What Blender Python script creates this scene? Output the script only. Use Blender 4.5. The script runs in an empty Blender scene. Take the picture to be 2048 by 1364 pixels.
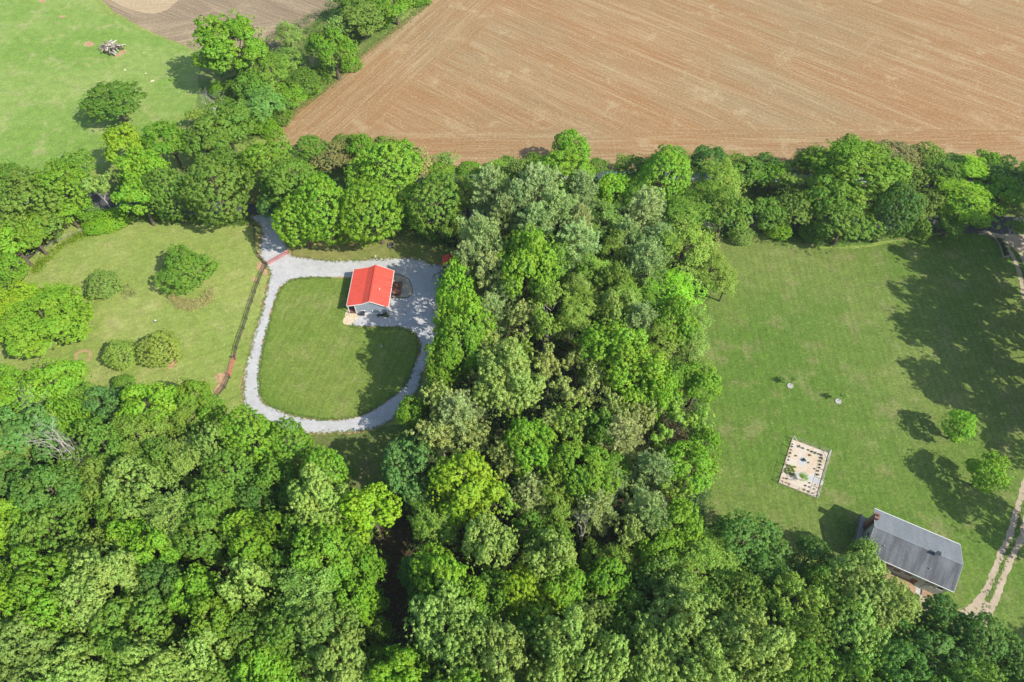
import bpy, bmesh, math, random
import numpy as np
from mathutils import Vector, Matrix

# ------------------------------------------------------------------ camera, sky, sun, exposure
scene = bpy.context.scene
CAM_H = 115.0
PITCH = math.radians(55.0)      # below the horizon
FPX = 1365.0                    # focal length in pixels of the 2048 px wide photograph
SUN_EL = math.radians(42.0)
SUN_AZ = math.radians(120.0)    # clockwise from +Y: the sun stands right and towards the viewer

cam_data = bpy.data.cameras.new('camera')
cam_data.sensor_width = 36.0
cam_data.lens = 36.0 * FPX / 2048.0
cam_data.clip_start = 1.0
cam_data.clip_end = 5000.0
cam = bpy.data.objects.new('camera', cam_data)
cam.location = (0, 0, CAM_H)
cam.rotation_euler = (math.radians(90) - PITCH, 0, 0)
scene.collection.objects.link(cam)
scene.camera = cam

world = bpy.data.worlds.new('World')
scene.world = world
world.use_nodes = True
wn = world.node_tree
sky = wn.nodes.new('ShaderNodeTexSky')
sky.sky_type = 'NISHITA'
sky.sun_disc = False
sky.sun_elevation = SUN_EL
sky.sun_rotation = SUN_AZ
wn.links.new(sky.outputs[0], wn.nodes['Background'].inputs[0])
wn.nodes['Background'].inputs[1].default_value = 0.15

sun_data = bpy.data.lights.new('sun', 'SUN')
sun_data.energy = 4.4
sun_data.angle = math.radians(0.5)
sun_data.color = (1.0, 0.95, 0.86)
sun = bpy.data.objects.new('sun', sun_data)
sdir = Vector((math.sin(SUN_AZ) * math.cos(SUN_EL), math.cos(SUN_AZ) * math.cos(SUN_EL), math.sin(SUN_EL)))
sun.rotation_euler = sdir.to_track_quat('Z', 'Y').to_euler()
sun.location = (60, -40, 150)
scene.collection.objects.link(sun)

scene.view_settings.view_transform = 'Standard'
scene.view_settings.look = 'None'
scene.view_settings.gamma = 1.0
scene.view_settings.use_curve_mapping = False
scene.view_settings.exposure = 0.62

# ------------------------------------------------------------------ helpers
COL = scene.collection
rnd = random.Random(7)

def ray(x, y):
    u = (x - 1024.0) / FPX; v = (682.0 - y) / FPX
    return (u, math.cos(PITCH) + v * math.sin(PITCH), -math.sin(PITCH) + v * math.cos(PITCH))

def G(x, y, z=0.0):
    """photo pixel -> point at height z above the ground"""
    r = ray(x, y); t = (CAM_H - z) / -r[2]
    return Vector((r[0] * t, r[1] * t, z))

def tag(o, label=None, cat=None, group=None, kind=None):
    if label: o['label'] = label
    if cat: o['category'] = cat
    if group: o['group'] = group
    if kind: o['kind'] = kind
    return o

def empty(name, loc, rz=0.0):
    o = bpy.data.objects.new(name, None)
    o.empty_display_size = 0.3
    o.location = loc; o.rotation_euler = (0, 0, rz)
    COL.objects.link(o)
    return o

def mesh_obj(name, me, mat=None, parent=None):
    o = bpy.data.objects.new(name, me)
    if mat is not None and not me.materials: me.materials.append(mat)
    COL.objects.link(o)
    if parent is not None: o.parent = parent
    return o

class MB:
    def __init__(self): self.v = []; self.f = []
    def box(self, c, s, rz=0.0, rx=0.0, ry=0.0):
        m = Matrix.Rotation(rz, 3, 'Z') @ Matrix.Rotation(ry, 3, 'Y') @ Matrix.Rotation(rx, 3, 'X')
        b = len(self.v); c = Vector(c)
        for sx, sy, sz in ((-1,-1,-1),(1,-1,-1),(1,1,-1),(-1,1,-1),(-1,-1,1),(1,-1,1),(1,1,1),(-1,1,1)):
            self.v.append(tuple(c + m @ Vector((sx*s[0]/2, sy*s[1]/2, sz*s[2]/2))))
        for f in ((0,3,2,1),(4,5,6,7),(0,1,5,4),(1,2,6,5),(2,3,7,6),(3,0,4,7)):
            self.f.append(tuple(b+i for i in f))
        return self
    def bar(self, a, b, w, h):
        """square bar from a to b, w across, h thick"""
        a = Vector(a); b = Vector(b); d = (b - a)
        L = d.length; d.normalize()
        up = Vector((0,0,1)) if abs(d.z) < .95 else Vector((1,0,0))
        s = d.cross(up).normalized(); u = s.cross(d).normalized()
        k = len(self.v)
        for p in (a, b):
            for q, r in ((-1,-1),(1,-1),(1,1),(-1,1)):
                self.v.append(tuple(p + s*(q*w/2) + u*(r*h/2)))
        for f in ((0,1,2,3),(7,6,5,4),(0,4,5,1),(1,5,6,2),(2,6,7,3),(3,7,4,0)):
            self.f.append(tuple(k+i for i in f))
        return self
    def tube(self, pts, rads, n=6, cap=True):
        pts = [Vector(p) for p in pts]; k = len(self.v)
        for i, p in enumerate(pts):
            d = (pts[min(i+1, len(pts)-1)] - pts[max(i-1, 0)])
            if d.length < 1e-6: d = Vector((0,0,1))
            d.normalize()
            up = Vector((0,0,1)) if abs(d.z) < .9 else Vector((1,0,0))
            s = d.cross(up).normalized(); u = s.cross(d)
            for j in range(n):
                a = 2*math.pi*j/n
                self.v.append(tuple(p + (s*math.cos(a) + u*math.sin(a))*rads[i]))
        for i in range(len(pts)-1):
            for j in range(n):
                a = k+i*n+j; b = k+i*n+(j+1) % n
                self.f.append((a, b, b+n, a+n))
        if cap:
            self.f.append(tuple(k+j for j in reversed(range(n))))
            self.f.append(tuple(k+(len(pts)-1)*n+j for j in range(n)))
        return self
    def prism(self, poly, z0, z1):
        """poly: counter-clockwise xy points"""
        k = len(self.v); n = len(poly)
        for z in (z0, z1):
            for p in poly: self.v.append((p[0], p[1], z))
        self.f.append(tuple(k+i for i in reversed(range(n))))
        self.f.append(tuple(k+n+i for i in range(n)))
        for i in range(n):
            j = (i+1) % n
            self.f.append((k+i, k+j, k+n+j, k+n+i))
        return self
    def poly3(self, pts):
        k = len(self.v); self.v += [tuple(p) for p in pts]
        self.f.append(tuple(range(k, k+len(pts)))); return self
    def mesh(self, name='mesh'):
        me = bpy.data.meshes.new(name); me.from_pydata(self.v, [], self.f); me.update(); return me
    def build(self, name, mat, parent=None, smooth=False):
        me = self.mesh(name)
        if smooth: me.polygons.foreach_set('use_smooth', [True]*len(me.polygons))
        return mesh_obj(name, me, mat, parent)

# ------------------------------------------------------------------ materials
MATS = {}
class NT:
    def __init__(self, name):
        self.m = bpy.data.materials.new(name); self.m.use_nodes = True
        self.t = self.m.node_tree; self.b = self.t.nodes['Principled BSDF']
        self.pos = None
    def n(self, typ, **kw):
        x = self.t.nodes.new(typ)
        for k, v in kw.items(): setattr(x, k, v)
        return x
    def l(self, a, b): self.t.links.new(a, b)
    def position(self):
        if self.pos is None: self.pos = self.n('ShaderNodeNewGeometry').outputs['Position']
        return self.pos
    def noise(self, scale, detail=3.0, rough=0.55, vec=None, dist=0.0):
        x = self.n('ShaderNodeTexNoise'); x.inputs['Scale'].default_value = scale
        x.inputs['Detail'].default_value = detail; x.inputs['Roughness'].default_value = rough
        x.inputs['Distortion'].default_value = dist
        self.l(vec if vec is not None else self.position(), x.inputs['Vector'])
        return x.outputs[0]
    def ramp(self, fac, a, b):
        x = self.n('ShaderNodeMapRange'); x.interpolation_type = 'SMOOTHSTEP'
        x.inputs['From Min'].default_value = a; x.inputs['From Max'].default_value = b
        self.l(fac, x.inputs['Value']); return x.outputs[0]
    def math(self, op, a, b=None):
        x = self.n('ShaderNodeMath', operation=op)
        for i, s in enumerate((a, b)):
            if s is None: continue
            if isinstance(s, (int, float)): x.inputs[i].default_value = s
            else: self.l(s, x.inputs[i])
        return x.outputs[0]
    def mix(self, fac, a, b, blend='MIX'):
        x = self.n('ShaderNodeMix', data_type='RGBA', blend_type=blend)
        for i, s in ((0, fac), (6, a), (7, b)):
            if isinstance(s, (int, float)): x.inputs[i].default_value = s
            elif isinstance(s, tuple): x.inputs[i].default_value = (s[0], s[1], s[2], 1)
            else: self.l(s, x.inputs[i])
        return x.outputs[2]
    def value(self, col, fac, lo, hi):
        """scale a colour by a factor that runs lo..hi with fac 0..1"""
        x = self.n('ShaderNodeMapRange')
        x.inputs['To Min'].default_value = lo; x.inputs['To Max'].default_value = hi
        self.l(fac, x.inputs['Value'])
        h = self.n('ShaderNodeHueSaturation'); self.l(x.outputs[0], h.inputs['Value'])
        if isinstance(col, tuple): h.inputs['Color'].default_value = (*col, 1)
        else: self.l(col, h.inputs['Color'])
        return h.outputs[0]
    def bump(self, h, strength, dist):
        x = self.n('ShaderNodeBump'); x.inputs['Strength'].default_value = strength
        x.inputs['Distance'].default_value = dist
        self.l(h, x.inputs['Height']); self.l(x.outputs[0], self.b.inputs['Normal'])
    def out(self, col, rough=0.9, spec=0.2):
        if isinstance(col, tuple): self.b.inputs['Base Color'].default_value = (*col, 1)
        else: self.l(col, self.b.inputs['Base Color'])
        self.b.inputs['Roughness'].default_value = rough
        self.b.inputs['Specular IOR Level'].default_value = spec
        return self.m

def plain(name, col, rough=0.7, var=0.25, scale=3.0, spec=0.3, metal=0.0):
    """a painted, wooden or stony surface with fine uneven tone"""
    t = NT(name)
    f = t.noise(scale, 5, .65)
    c = t.value(col, t.ramp(f, .25, .75), 1-var, 1+var)
    t.bump(f, .25, .02)
    m = t.out(c, rough, spec); t.b.inputs['Metallic'].default_value = metal
    return m

def grass_mat(name, c1, c2, dry, dry_amt=0.5, grain=0.35, soil=None, soil_amt=0.0, big=0.035, mow=None):
    t = NT(name)
    c = t.mix(t.ramp(t.noise(big, 4, .6), .38, .62), c1, c2)
    c = t.mix(t.math('MULTIPLY', t.ramp(t.noise(.16, 5, .68), .50, .68), dry_amt), c, dry)
    c = t.mix(t.math('MULTIPLY', t.ramp(t.noise(1.1, 4, .7), .52, .72), dry_amt*.7), c, dry)
    if soil is not None:
        c = t.mix(t.math('MULTIPLY', t.ramp(t.noise(.11, 6, .72, dist=.6), .64, .70), soil_amt), c, soil)
    c = t.value(c, t.ramp(t.noise(.5, 3, .6), .3, .7), .88, 1.10)
    if mow:
        vr = t.n('ShaderNodeVectorRotate', rotation_type='Z_AXIS'); vr.inputs['Angle'].default_value = mow[0]; t.l(t.position(), vr.inputs['Vector'])
        w = t.n('ShaderNodeTexWave', wave_type='BANDS', bands_direction='X'); w.inputs['Scale'].default_value = .22
        w.inputs['Distortion'].default_value = 1.6; w.inputs['Detail'].default_value = 3; w.inputs['Detail Scale'].default_value = .5; t.l(vr.outputs[0], w.inputs['Vector'])
        c = t.value(c, w.outputs[1], 1-mow[1], 1+mow[1])
    g = t.noise(2.2, 7, .82)
    c = t.value(c, t.ramp(g, .34, .66), 1-grain, 1+grain)
    t.bump(g, .6, .10)
    return t.out(c, .95, .1)

def leaf_mat(name, trans=0.45, gloss=0.02, vary=0.18):
    t = NT(name); nt = t.t
    oi = t.n('ShaderNodeObjectInfo')
    ge = t.n('ShaderNodeNewGeometry')
    tc = t.n('ShaderNodeTexCoord')
    c = t.value(oi.outputs['Color'], ge.outputs['Random Per Island'], 1-vary, 1+vary)
    # clumps of slightly yellower and bluer leaves
    no = t.noise(.38, 3, .6, vec=tc.outputs['Object'])
    h = t.n('ShaderNodeHueSaturation'); t.l(c, h.inputs['Color'])
    mr = t.n('ShaderNodeMapRange'); mr.inputs['From Min'].default_value = .3; mr.inputs['From Max'].default_value = .7
    mr.inputs['To Min'].default_value = .486; mr.inputs['To Max'].default_value = .520
    t.l(no, mr.inputs['Value']); t.l(mr.outputs[0], h.inputs['Hue'])
    c = h.outputs[0]
    d = t.n('ShaderNodeBsdfDiffuse'); t.l(c, d.inputs['Color'])
    tr = t.n('ShaderNodeBsdfTranslucent')
    t.l(t.mix(.5, c, (.95, 1.0, .15), 'MULTIPLY'), tr.inputs['Color'])
    m1 = t.n('ShaderNodeMixShader'); m1.inputs[0].default_value = trans
    t.l(d.outputs[0], m1.inputs[1]); t.l(tr.outputs[0], m1.inputs[2])
    gl = t.n('ShaderNodeBsdfGlossy'); gl.inputs['Roughness'].default_value = .6
    gl.inputs['Color'].default_value = (.9, .95, 1, 1)
    m2 = t.n('ShaderNodeMixShader'); m2.inputs[0].default_value = gloss
    t.l(m1.outputs[0], m2.inputs[1]); t.l(gl.outputs[0], m2.inputs[2])
    nt.links.new(m2.outputs[0], nt.nodes['Material Output'].inputs['Surface'])
    nt.nodes.remove(t.b)
    return t.m

M = {}
M['ground'] = grass_mat('yard_grass', (.185,.248,.050), (.242,.280,.072), (.325,.312,.125), .55, .24, (.46,.33,.18), .35, mow=(1.1,.035))
M['right_lawn'] = grass_mat('right_lawn_grass', (.088,.155,.023), (.138,.185,.042), (.210,.202,.082), .55, .30, (.28,.23,.11), .15, big=.022, mow=(.05,.05))
M['loop_lawn'] = grass_mat('loop_lawn_grass', (.100,.175,.022), (.145,.198,.038), (.215,.222,.075), .50, .26, mow=(.3,.05))
M['strip_lawn'] = grass_mat('strip_lawn_grass', (.125,.175,.035), (.20,.20,.06), (.27,.22,.09), .7, .26)
M['pasture'] = grass_mat('pasture_grass', (.150,.252,.042), (.215,.290,.072), (.305,.315,.125), .70, .28, (.42,.29,.15), .25, big=.03)
M['forest_floor'] = grass_mat('leaf_litter', (.045,.045,.020), (.070,.050,.026), (.11,.075,.042), .6, .4)
M['verge'] = grass_mat('rough_verge', (.10,.17,.03), (.16,.18,.05), (.26,.22,.10), .6, .35)
M['soil'] = plain('red_soil', (.38,.245,.135), .95, .35, 1.5, .05)
M['leaf'] = leaf_mat('broad_leaf')
M['needle'] = leaf_mat('pine_needle', .25, .02, .25)
M['thin_leaf'] = leaf_mat('thin_leaf', .4, .02, .3)
M['under_leaf'] = leaf_mat('undergrowth_leaf', .3, .03, .35)
M['bark'] = plain('bark', (.13,.10,.075), .95, .4, 2.5, .05)
M['pale_bark'] = plain('pale_bark', (.42,.39,.34), .9, .3, 2.5, .1)
M['dead_wood'] = plain('dead_wood', (.44,.41,.36), .85, .3, 2.5, .1)

def gravel(name, col, speck):
    t = NT(name)
    c = t.mix(t.ramp(t.noise(.25, 4, .6), .35, .65), col, tuple(k*.90 for k in col))
    c = t.value(c, t.ramp(t.noise(.9, 5, .7), .3, .7), .90, 1.07)
    c = t.value(c, t.ramp(t.noise(5., 6, .8), .3, .7), .78, 1.14)
    c = t.mix(t.math('MULTIPLY', t.ramp(t.noise(1.6, 4, .8), .70, .78), .5), c, speck)
    t.bump(t.noise(9., 4, .7), .5, .05)
    return t.out(c, .95, .1)
M['gravel'] = gravel('pale_gravel', (.455,.45,.44), (.30,.27,.23))
M['lane'] = gravel('lane_gravel', (.50,.51,.54), (.25,.22,.18))
M['asphalt'] = gravel('asphalt', (.085,.085,.09), (.16,.14,.11))
M['track'] = gravel('track_dirt', (.42,.34,.24), (.24,.19,.13))
M['bed_stone'] = gravel('bed_pebbles', (.38,.345,.27), (.16,.15,.12))

def smooth_line(pts, step=1.0, closed=False):
    """Catmull-Rom through 2D/3D points"""
    P = [Vector(p) for p in pts]; n = len(P); out = []
    rng_ = range(n if closed else n-1)
    for i in rng_:
        p1 = P[i]; p2 = P[(i+1) % n]
        p0 = P[i-1] if (closed or i > 0) else p1
        p3 = P[(i+2) % n] if (closed or i < n-2) else p2
        k = max(1, int((p2-p1).length/step))
        for j in range(k):
            t = j/k
            out.append(.5*((2*p1)+(p2-p0)*t+(2*p0-5*p1+4*p2-p3)*t*t+(3*p1-p0-3*p2+p3)*t**3))
    if not closed: out.append(P[-1])
    return out

def sheet(name, px, z, mat, jit=.12, step=.6, smooth=True, world=False, kind='structure'):
    pts = [Vector((p[0], p[1], 0)) if world else G(*p) for p in px]
    if smooth: pts = smooth_line(pts, step, True)
    else:
        q = []
        for i, a in enumerate(pts):
            b = pts[(i+1) % len(pts)]; k = max(1, int((b-a).length/step))
            q += [a.lerp(b, j/k) for j in range(k)]
        pts = q
    r = random.Random(hash(name) % 1000 if False else len(name)*37+len(px))
    a = 0; out = []
    for p in pts:
        a = a*.55 + r.uniform(-1, 1)*jit
        b = r.uniform(-1, 1)*jit*.6
        out.append((p.x+a, p.y+b, z))
    me = bpy.data.meshes.new(name)
    me.from_pydata(out, [], [tuple(range(len(out)))]); me.update()
    if me.polygons[0].normal.z < 0:
        me.flip_normals()
    o = mesh_obj(name, me, mat)
    tag(o, kind=kind)
    return o

def strip(name, pts, width, z, mat, jit=.1, step=.8):
    """a road of given width along a centre line of world points"""
    line = smooth_line([Vector((p[0], p[1], 0)) for p in pts], step)
    r = random.Random(len(name)*11+len(pts)); v = []; f = []
    for i, p in enumerate(line):
        d = line[min(i+1, len(line)-1)] - line[max(i-1, 0)]
        s = Vector((-d.y, d.x, 0)).normalized()
        w = width/2
        v.append(tuple(p + s*(w+r.uniform(-jit, jit)) + Vector((0,0,z))))
        v.append(tuple(p - s*(w+r.uniform(-jit, jit)) + Vector((0,0,z))))
        if i: f.append((2*i-2, 2*i-1, 2*i+1, 2*i))
    me = bpy.data.meshes.new(name); me.from_pydata(v, [], f); me.update()
    return tag(mesh_obj(name, me, mat), kind='structure')

# ------------------------------------------------------------------ the ground and its surfaces
me = bpy.data.meshes.new('ground')
me.from_pydata([(-2500,-2500,0),(2500,-2500,0),(2500,3000,0),(-2500,3000,0)], [], [(0,1,2,3)])
tag(mesh_obj('ground', me, M['ground']), kind='structure')

# forest floor
WOOD_C = [(890,470),(1010,440),(1230,430),(1400,470),(1405,620),(1395,760),(1415,900),(1400,1000),(1370,1070),(1480,1150),(1600,1200),
          (1700,1260),(1790,1290),(1900,1400),(1500,1560),(1000,1640),(700,1560),(690,1150),(760,1010),(800,960),(830,860),(870,740),(880,600)]
WOOD_L = [(-260,830),(60,800),(250,835),(430,850),(480,900),(600,960),(690,1040),(720,1180),(720,1560),(200,1560),(-300,1300)]
WOOD_E = [(-200,420),(60,430),(130,455),(90,495),(20,540),(-40,590),(-260,600)]
sheet('forest_floor', WOOD_C, .004, M['forest_floor'], .6, 1.5)
sheet('forest_floor', WOOD_L, .004, M['forest_floor'], .6, 1.5)
sheet('forest_floor', WOOD_E, .004, M['forest_floor'], .4, 1.5)
# rough verge under the road-side trees and the hedgerow
sheet('verge', [(-300,420),(100,428),(200,440),(300,446),(420,450),(500,452),(600,470),(700,478),(830,492),(900,505),(1000,480),(1230,450),(1430,490),
                (1560,490),(1700,492),(1850,470),(1960,462),(2300,470),(2300,345),(1800,340),(1300,345),(900,352),(700,330),(500,320),(300,345),(-300,385)],
      .004, M['verge'], .5, 1.5)
sheet('verge', [(395,100),(520,60),(640,20),(700,-30),(860,-30),(800,40),(700,120),(600,195),(520,270),(420,290),(380,230)], .006, M['verge'], .5, 1.5)
# lawns
sheet('right_lawn', [(1425,487),(1560,488),(1700,497),(1850,472),(1950,466),(2100,470),(2300,700),(2300,1364),(2080,1420),(1900,1330),(1800,1260),(1700,1160),
                     (1560,1120),(1420,1075),(1385,1050),(1400,960),(1405,860),(1395,760),(1392,640),(1400,560)], .008, M['right_lawn'], .35, 1.2)
sheet('pasture', [(-400,-200),(120,-200),(195,0),(240,38),(300,68),(360,92),(400,108),(395,170),(385,230),(330,270),(220,330),(120,345),(-400,380)],
      .008, M['pasture'], .3, 1.2)
sheet('strip_lawn', [(585,508),(640,516),(700,518),(760,515),(830,514),(862,524),(910,524),(930,500),(830,486),(700,470),(585,486)], .008, M['strip_lawn'], .2, 1.)
M['litter_lawn'] = grass_mat('littered_lawn', (.085,.145,.025), (.12,.145,.04), (.19,.16,.07), .6, .3)
sheet('lower_lawn', [(600,868),(720,864),(790,850),(830,860),(810,940),(790,1010),(740,1060),(690,1010),(640,930),(605,900)], .008, M['litter_lawn'], .4, 1.)

# ploughed field ---------------------------------------------------------------
def field_mat(name, a, b, soil, straw, dark, main_dir, head):
    """straw and soil streaks along the tillage; head = [(point, normal, width, dir)] lists the headlands"""
    t = NT(name); pos = t.position()
    def streaks(d):
        ang = math.atan2(d.y, d.x)
        vr = t.n('ShaderNodeVectorRotate', rotation_type='Z_AXIS'); vr.inputs['Angle'].default_value = -ang
        t.l(pos, vr.inputs['Vector'])
        res = []
        for sx, sy in ((.016,.34), (.06,2.0), (.008,.11)):
            vm = t.n('ShaderNodeVectorMath', operation='MULTIPLY'); vm.inputs[1].default_value = (sx, sy, 1)
            t.l(vr.outputs[0], vm.inputs[0])
            res.append(t.noise(1.0, 6, .72, vec=vm.outputs[0], dist=.25))
        return res
    base = streaks(main_dir)
    for (p, nrm, w, d) in head:
        s2 = streaks(d)
        vm = t.n('ShaderNodeVectorMath', operation='SUBTRACT'); t.l(pos, vm.inputs[0]); vm.inputs[1].default_value = p
        vd = t.n('ShaderNodeVectorMath', operation='DOT_PRODUCT'); t.l(vm.outputs[0], vd.inputs[0]); vd.inputs[1].default_value = nrm
        dist = t.math('ADD', vd.outputs['Value'], t.math('MULTIPLY', t.math('SUBTRACT', t.noise(.06, 3), .5), w*.9))
        k = t.ramp(dist, w*.75, w*1.25)
        base = [t.mix(k, s2[i], base[i]) for i in range(3)]
    c = t.mix(t.ramp(t.noise(.02, 3, .5), .35, .65), a, b)
    c = t.mix(t.math('MULTIPLY', t.ramp(base[2], .42, .62), .65), c, soil)
    c = t.mix(t.math('MULTIPLY', t.ramp(base[0], .46, .70), .46), c, straw)
    c = t.mix(t.math('MULTIPLY', t.ramp(t.noise(.09, 6, .75, dist=.5), .54, .66), .45), c, straw)
    c = t.mix(t.math('MULTIPLY', t.ramp(t.noise(.012, 3, .5), .50, .66), .5), c, tuple(k*.9 for k in b))
    c = t.mix(t.math('MULTIPLY', t.ramp(base[1], .48, .66), .48), c, straw)
    c = t.mix(t.math('MULTIPLY', t.ramp(base[1], .46, .30), .55), c, dark)
    g = t.noise(1.5, 7, .85)
    c = t.mix(t.math('MULTIPLY', t.ramp(g, .55, .64), .45), c, straw)
    c = t.value(c, t.ramp(g, .34, .66), .80, 1.16)
    t.bump(base[1], .5, .25)
    return t.out(c, .97, .05)

def gdir(a, b):
    d = G(*b) - G(*a); d.z = 0; return d.normalized()
dl = gdir((560,270), (870,10)); db = gdir((1000,330), (1700,325)); dm = gdir((1240,60), (1690,246))
nl = Vector((dl.y, -dl.x, 0)); nb = Vector((-db.y, db.x, 0))
M['field'] = field_mat('tilled_field', (.285,.165,.074), (.262,.180,.092), (.275,.145,.060), (.415,.325,.185), (.180,.118,.056), dm,
                       [(G(1300,342), nb, 16., db), (G(700,140), nl, 20., dl)])
sheet('ploughed_field', [(545,268),(600,215),(650,178),(720,112),(800,50),(860,2),(1000,-140),(2700,-260),(2700,345),(2048,338),(1800,334),(1300,340),(950,345),(700,318),(590,300)],
      .012, M['field'], .3, 1.0)
d2 = gdir((430,40), (600,110))
M['field2'] = field_mat('far_field', (.205,.155,.100), (.255,.195,.125), (.20,.14,.09), (.46,.36,.22), (.11,.09,.06), d2,
                        [(G(560,75), Vector((0,1,0)), 10., gdir((480,70),(640,40)))])
sheet('far_field', [(198,-4),(245,32),(300,62),(360,86),(404,104),(470,120),(540,110),(640,30),(740,-60),(500,-300),(0,-200)], .012, M['field2'], .3, 1.)
M['field3'] = field_mat('stubble_field', (.37,.29,.17), (.42,.31,.19), (.36,.25,.14), (.50,.42,.26), (.30,.22,.12), gdir((230,0),(300,0)), [])
sheet('stubble_field', [(210,-8),(250,14),(290,26),(320,24),(352,5),(390,-60),(150,-60)], .016, M['field3'], .3, 1.)

# roads, lane and drive --------------------------------------------------------------
strip('farm_lane', [G(x, y) for x, y in ((815,352),(850,356),(1180,351),(1280,352),(1550,356),(1830,364),(2030,371),(2250,378))], 2.8, .016, M['lane'])
strip('road', [G(x, y) for x, y in ((-250,392),(0,398),(220,406),(510,425),(800,436),(1200,442),(1600,446),(2010,450),(2300,452))], 5.6, .016, M['asphalt'], .15)

DRIVE = [(500,432),(522,452),(524,470),(519,490),(520,508),(527,522),(533,532),(541,545),(539,558),(534,581),(526,614),(516,648),(507,678),(500,705),(493,729),(488,762),(487,793),
         (493,814),(503,830),(520,842),(542,851),(593,864),(637,866),(688,865),(726,861),(765,850),(796,829),(824,798),(839,770),(846,742),(860,704),(872,673),(882,640),
         (895,600),(905,560),(915,532),(893,528),(862,529),(845,521),(830,517),(800,516),(750,518),(700,521),(660,521),(620,516),(592,513),(578,505),(572,490),(566,470),(558,445),(545,432)]
def grow(px, d):
    pts = [G(*p) for p in px]; n = len(pts); out = []
    area = sum(pts[i].x*pts[(i+1) % n].y - pts[(i+1) % n].x*pts[i].y for i in range(n))
    sg = 1 if area > 0 else -1
    for i in range(n):
        e = pts[(i+1) % n] - pts[i-1]; s = Vector((e.y, -e.x, 0)).normalized()*sg
        p = pts[i] + s*d; out.append((p.x, p.y))
    return out
M['margin'] = grass_mat('worn_margin', (.33,.25,.12), (.36,.22,.12), (.30,.27,.10), .6, .3)
sheet('drive_margin', grow(DRIVE, .35), .012, M['margin'], .30, .5, world=True)
sheet('gravel_driveway', DRIVE, .018, M['gravel'], .12, .3)
LOOP = [(701,652),(726,655),(801,656),(818,662),(832,672),(837,684),(836,700),(833,711),(821,750),(808,770),(790,788),(752,814),(726,828),(688,837),(649,838),(598,832),(560,820),(529,804),
        (520,782),(519,745),(524,711),(533,668),(544,627),(557,586),(567,572),(587,559),(624,556),(660,556),(690,556),(716,560),(722,600),(716,630),(704,640)]
sheet('loop_margin', grow(LOOP, .30), .022, M['margin'], .28, .5, world=True)
sheet('loop_lawn', LOOP, .026, M['loop_lawn'], .12, .3)
# worn clay beside the fence, the burnt ring, patches in the pasture
for nm, px in (('clay_patch', [(453,742),(461,716),(468,700),(472,712),(464,735),(458,752),(448,772),(430,792),(422,790),(436,768),(428,752),(440,746)]),
               ('clay_patch', [(514,527),(524,522),(530,534),(540,547),(543,553),(534,550),(524,546),(513,537)]),
               ('clay_patch', [(506,556),(513,552),(512,562),(505,565)]),
               ('clay_patch', [(519,463),(526,466),(523,485),(519,505),(528,520),(523,518),(515,500),(516,478)]),
               ('clay_patch', [(335,722),(358,718),(352,730),(338,738)]),
               ('clay_patch', [(168,88),(178,82),(190,87),(186,92),(172,93)]),
               ('clay_patch', [(228,112),(244,101),(254,100),(248,108),(234,114)]),
               ('clay_patch', [(78,0),(90,-1),(91,3),(80,5)]), ('clay_patch', [(118,32),(130,31),(129,35),(120,35)])):
    sheet(nm, px, .014, M['soil'] if 'clay' in nm else M['margin'], .14, .4)
ring = [(150,708),(156,702),(168,698),(178,699),(184,706),(183,716),(174,724),(160,729),(151,726),(148,718)]
sheet('worn_ring', ring, .014, M['margin'], .12, .4)
c0 = G(166, 713)
sheet('worn_ring_centre', [tuple((c0 + (G(*p)-c0)*.62).xy) for p in ring], .018, M['ground'], .12, .4, world=True)
# wheel tracks at the right
tl = [(1988,474),(2008,488),(2027,514),(2040,552),(2050,600),(2075,720),(2078,850),(2047,975),(2031,1030),(2018,1075),(2001,1110),(1986,1150),(1966,1190),(1942,1216)]
tr = [(2020,482),(2040,505),(2056,545),(2068,600),(2095,720),(2100,850),(2072,985),(2054,1035),(2041,1080),(2026,1110),(2011,1145),(1996,1185),(1981,1220),(1966,1256)]
strip('wheel_track', [G(*p) for p in tl], .95, .014, M['track'], .16, .5)
strip('wheel_track', [G(*p) for p in tr], .95, .014, M['track'], .16, .5)
sheet('track_apron', [(1944,1206),(1962,1196),(1975,1206),(1985,1212),(1972,1240),(1966,1262),(1950,1258),(1925,1236),(1915,1226)], .018, M['track'], .2, .4)
sheet('track_apron', [(1975,462),(2000,468),(2048,470),(2080,480),(2060,505),(2030,498),(2010,490),(1990,480)], .018, M['track'], .2, .4)
sheet('mulch_patch', [(1835,1170),(1850,1168),(1862,1195),(1858,1215),(1842,1225),(1832,1212),(1838,1196)], .014, M['track'], .15, .4)

# ------------------------------------------------------------------ tree kinds
# every kind is modelled once or a few times at 14 m height and 5 m crown radius, base at the origin
NR = np.random.default_rng(11)
def unit(a): return a/np.maximum(np.linalg.norm(a, axis=-1, keepdims=True), 1e-9)

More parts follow.
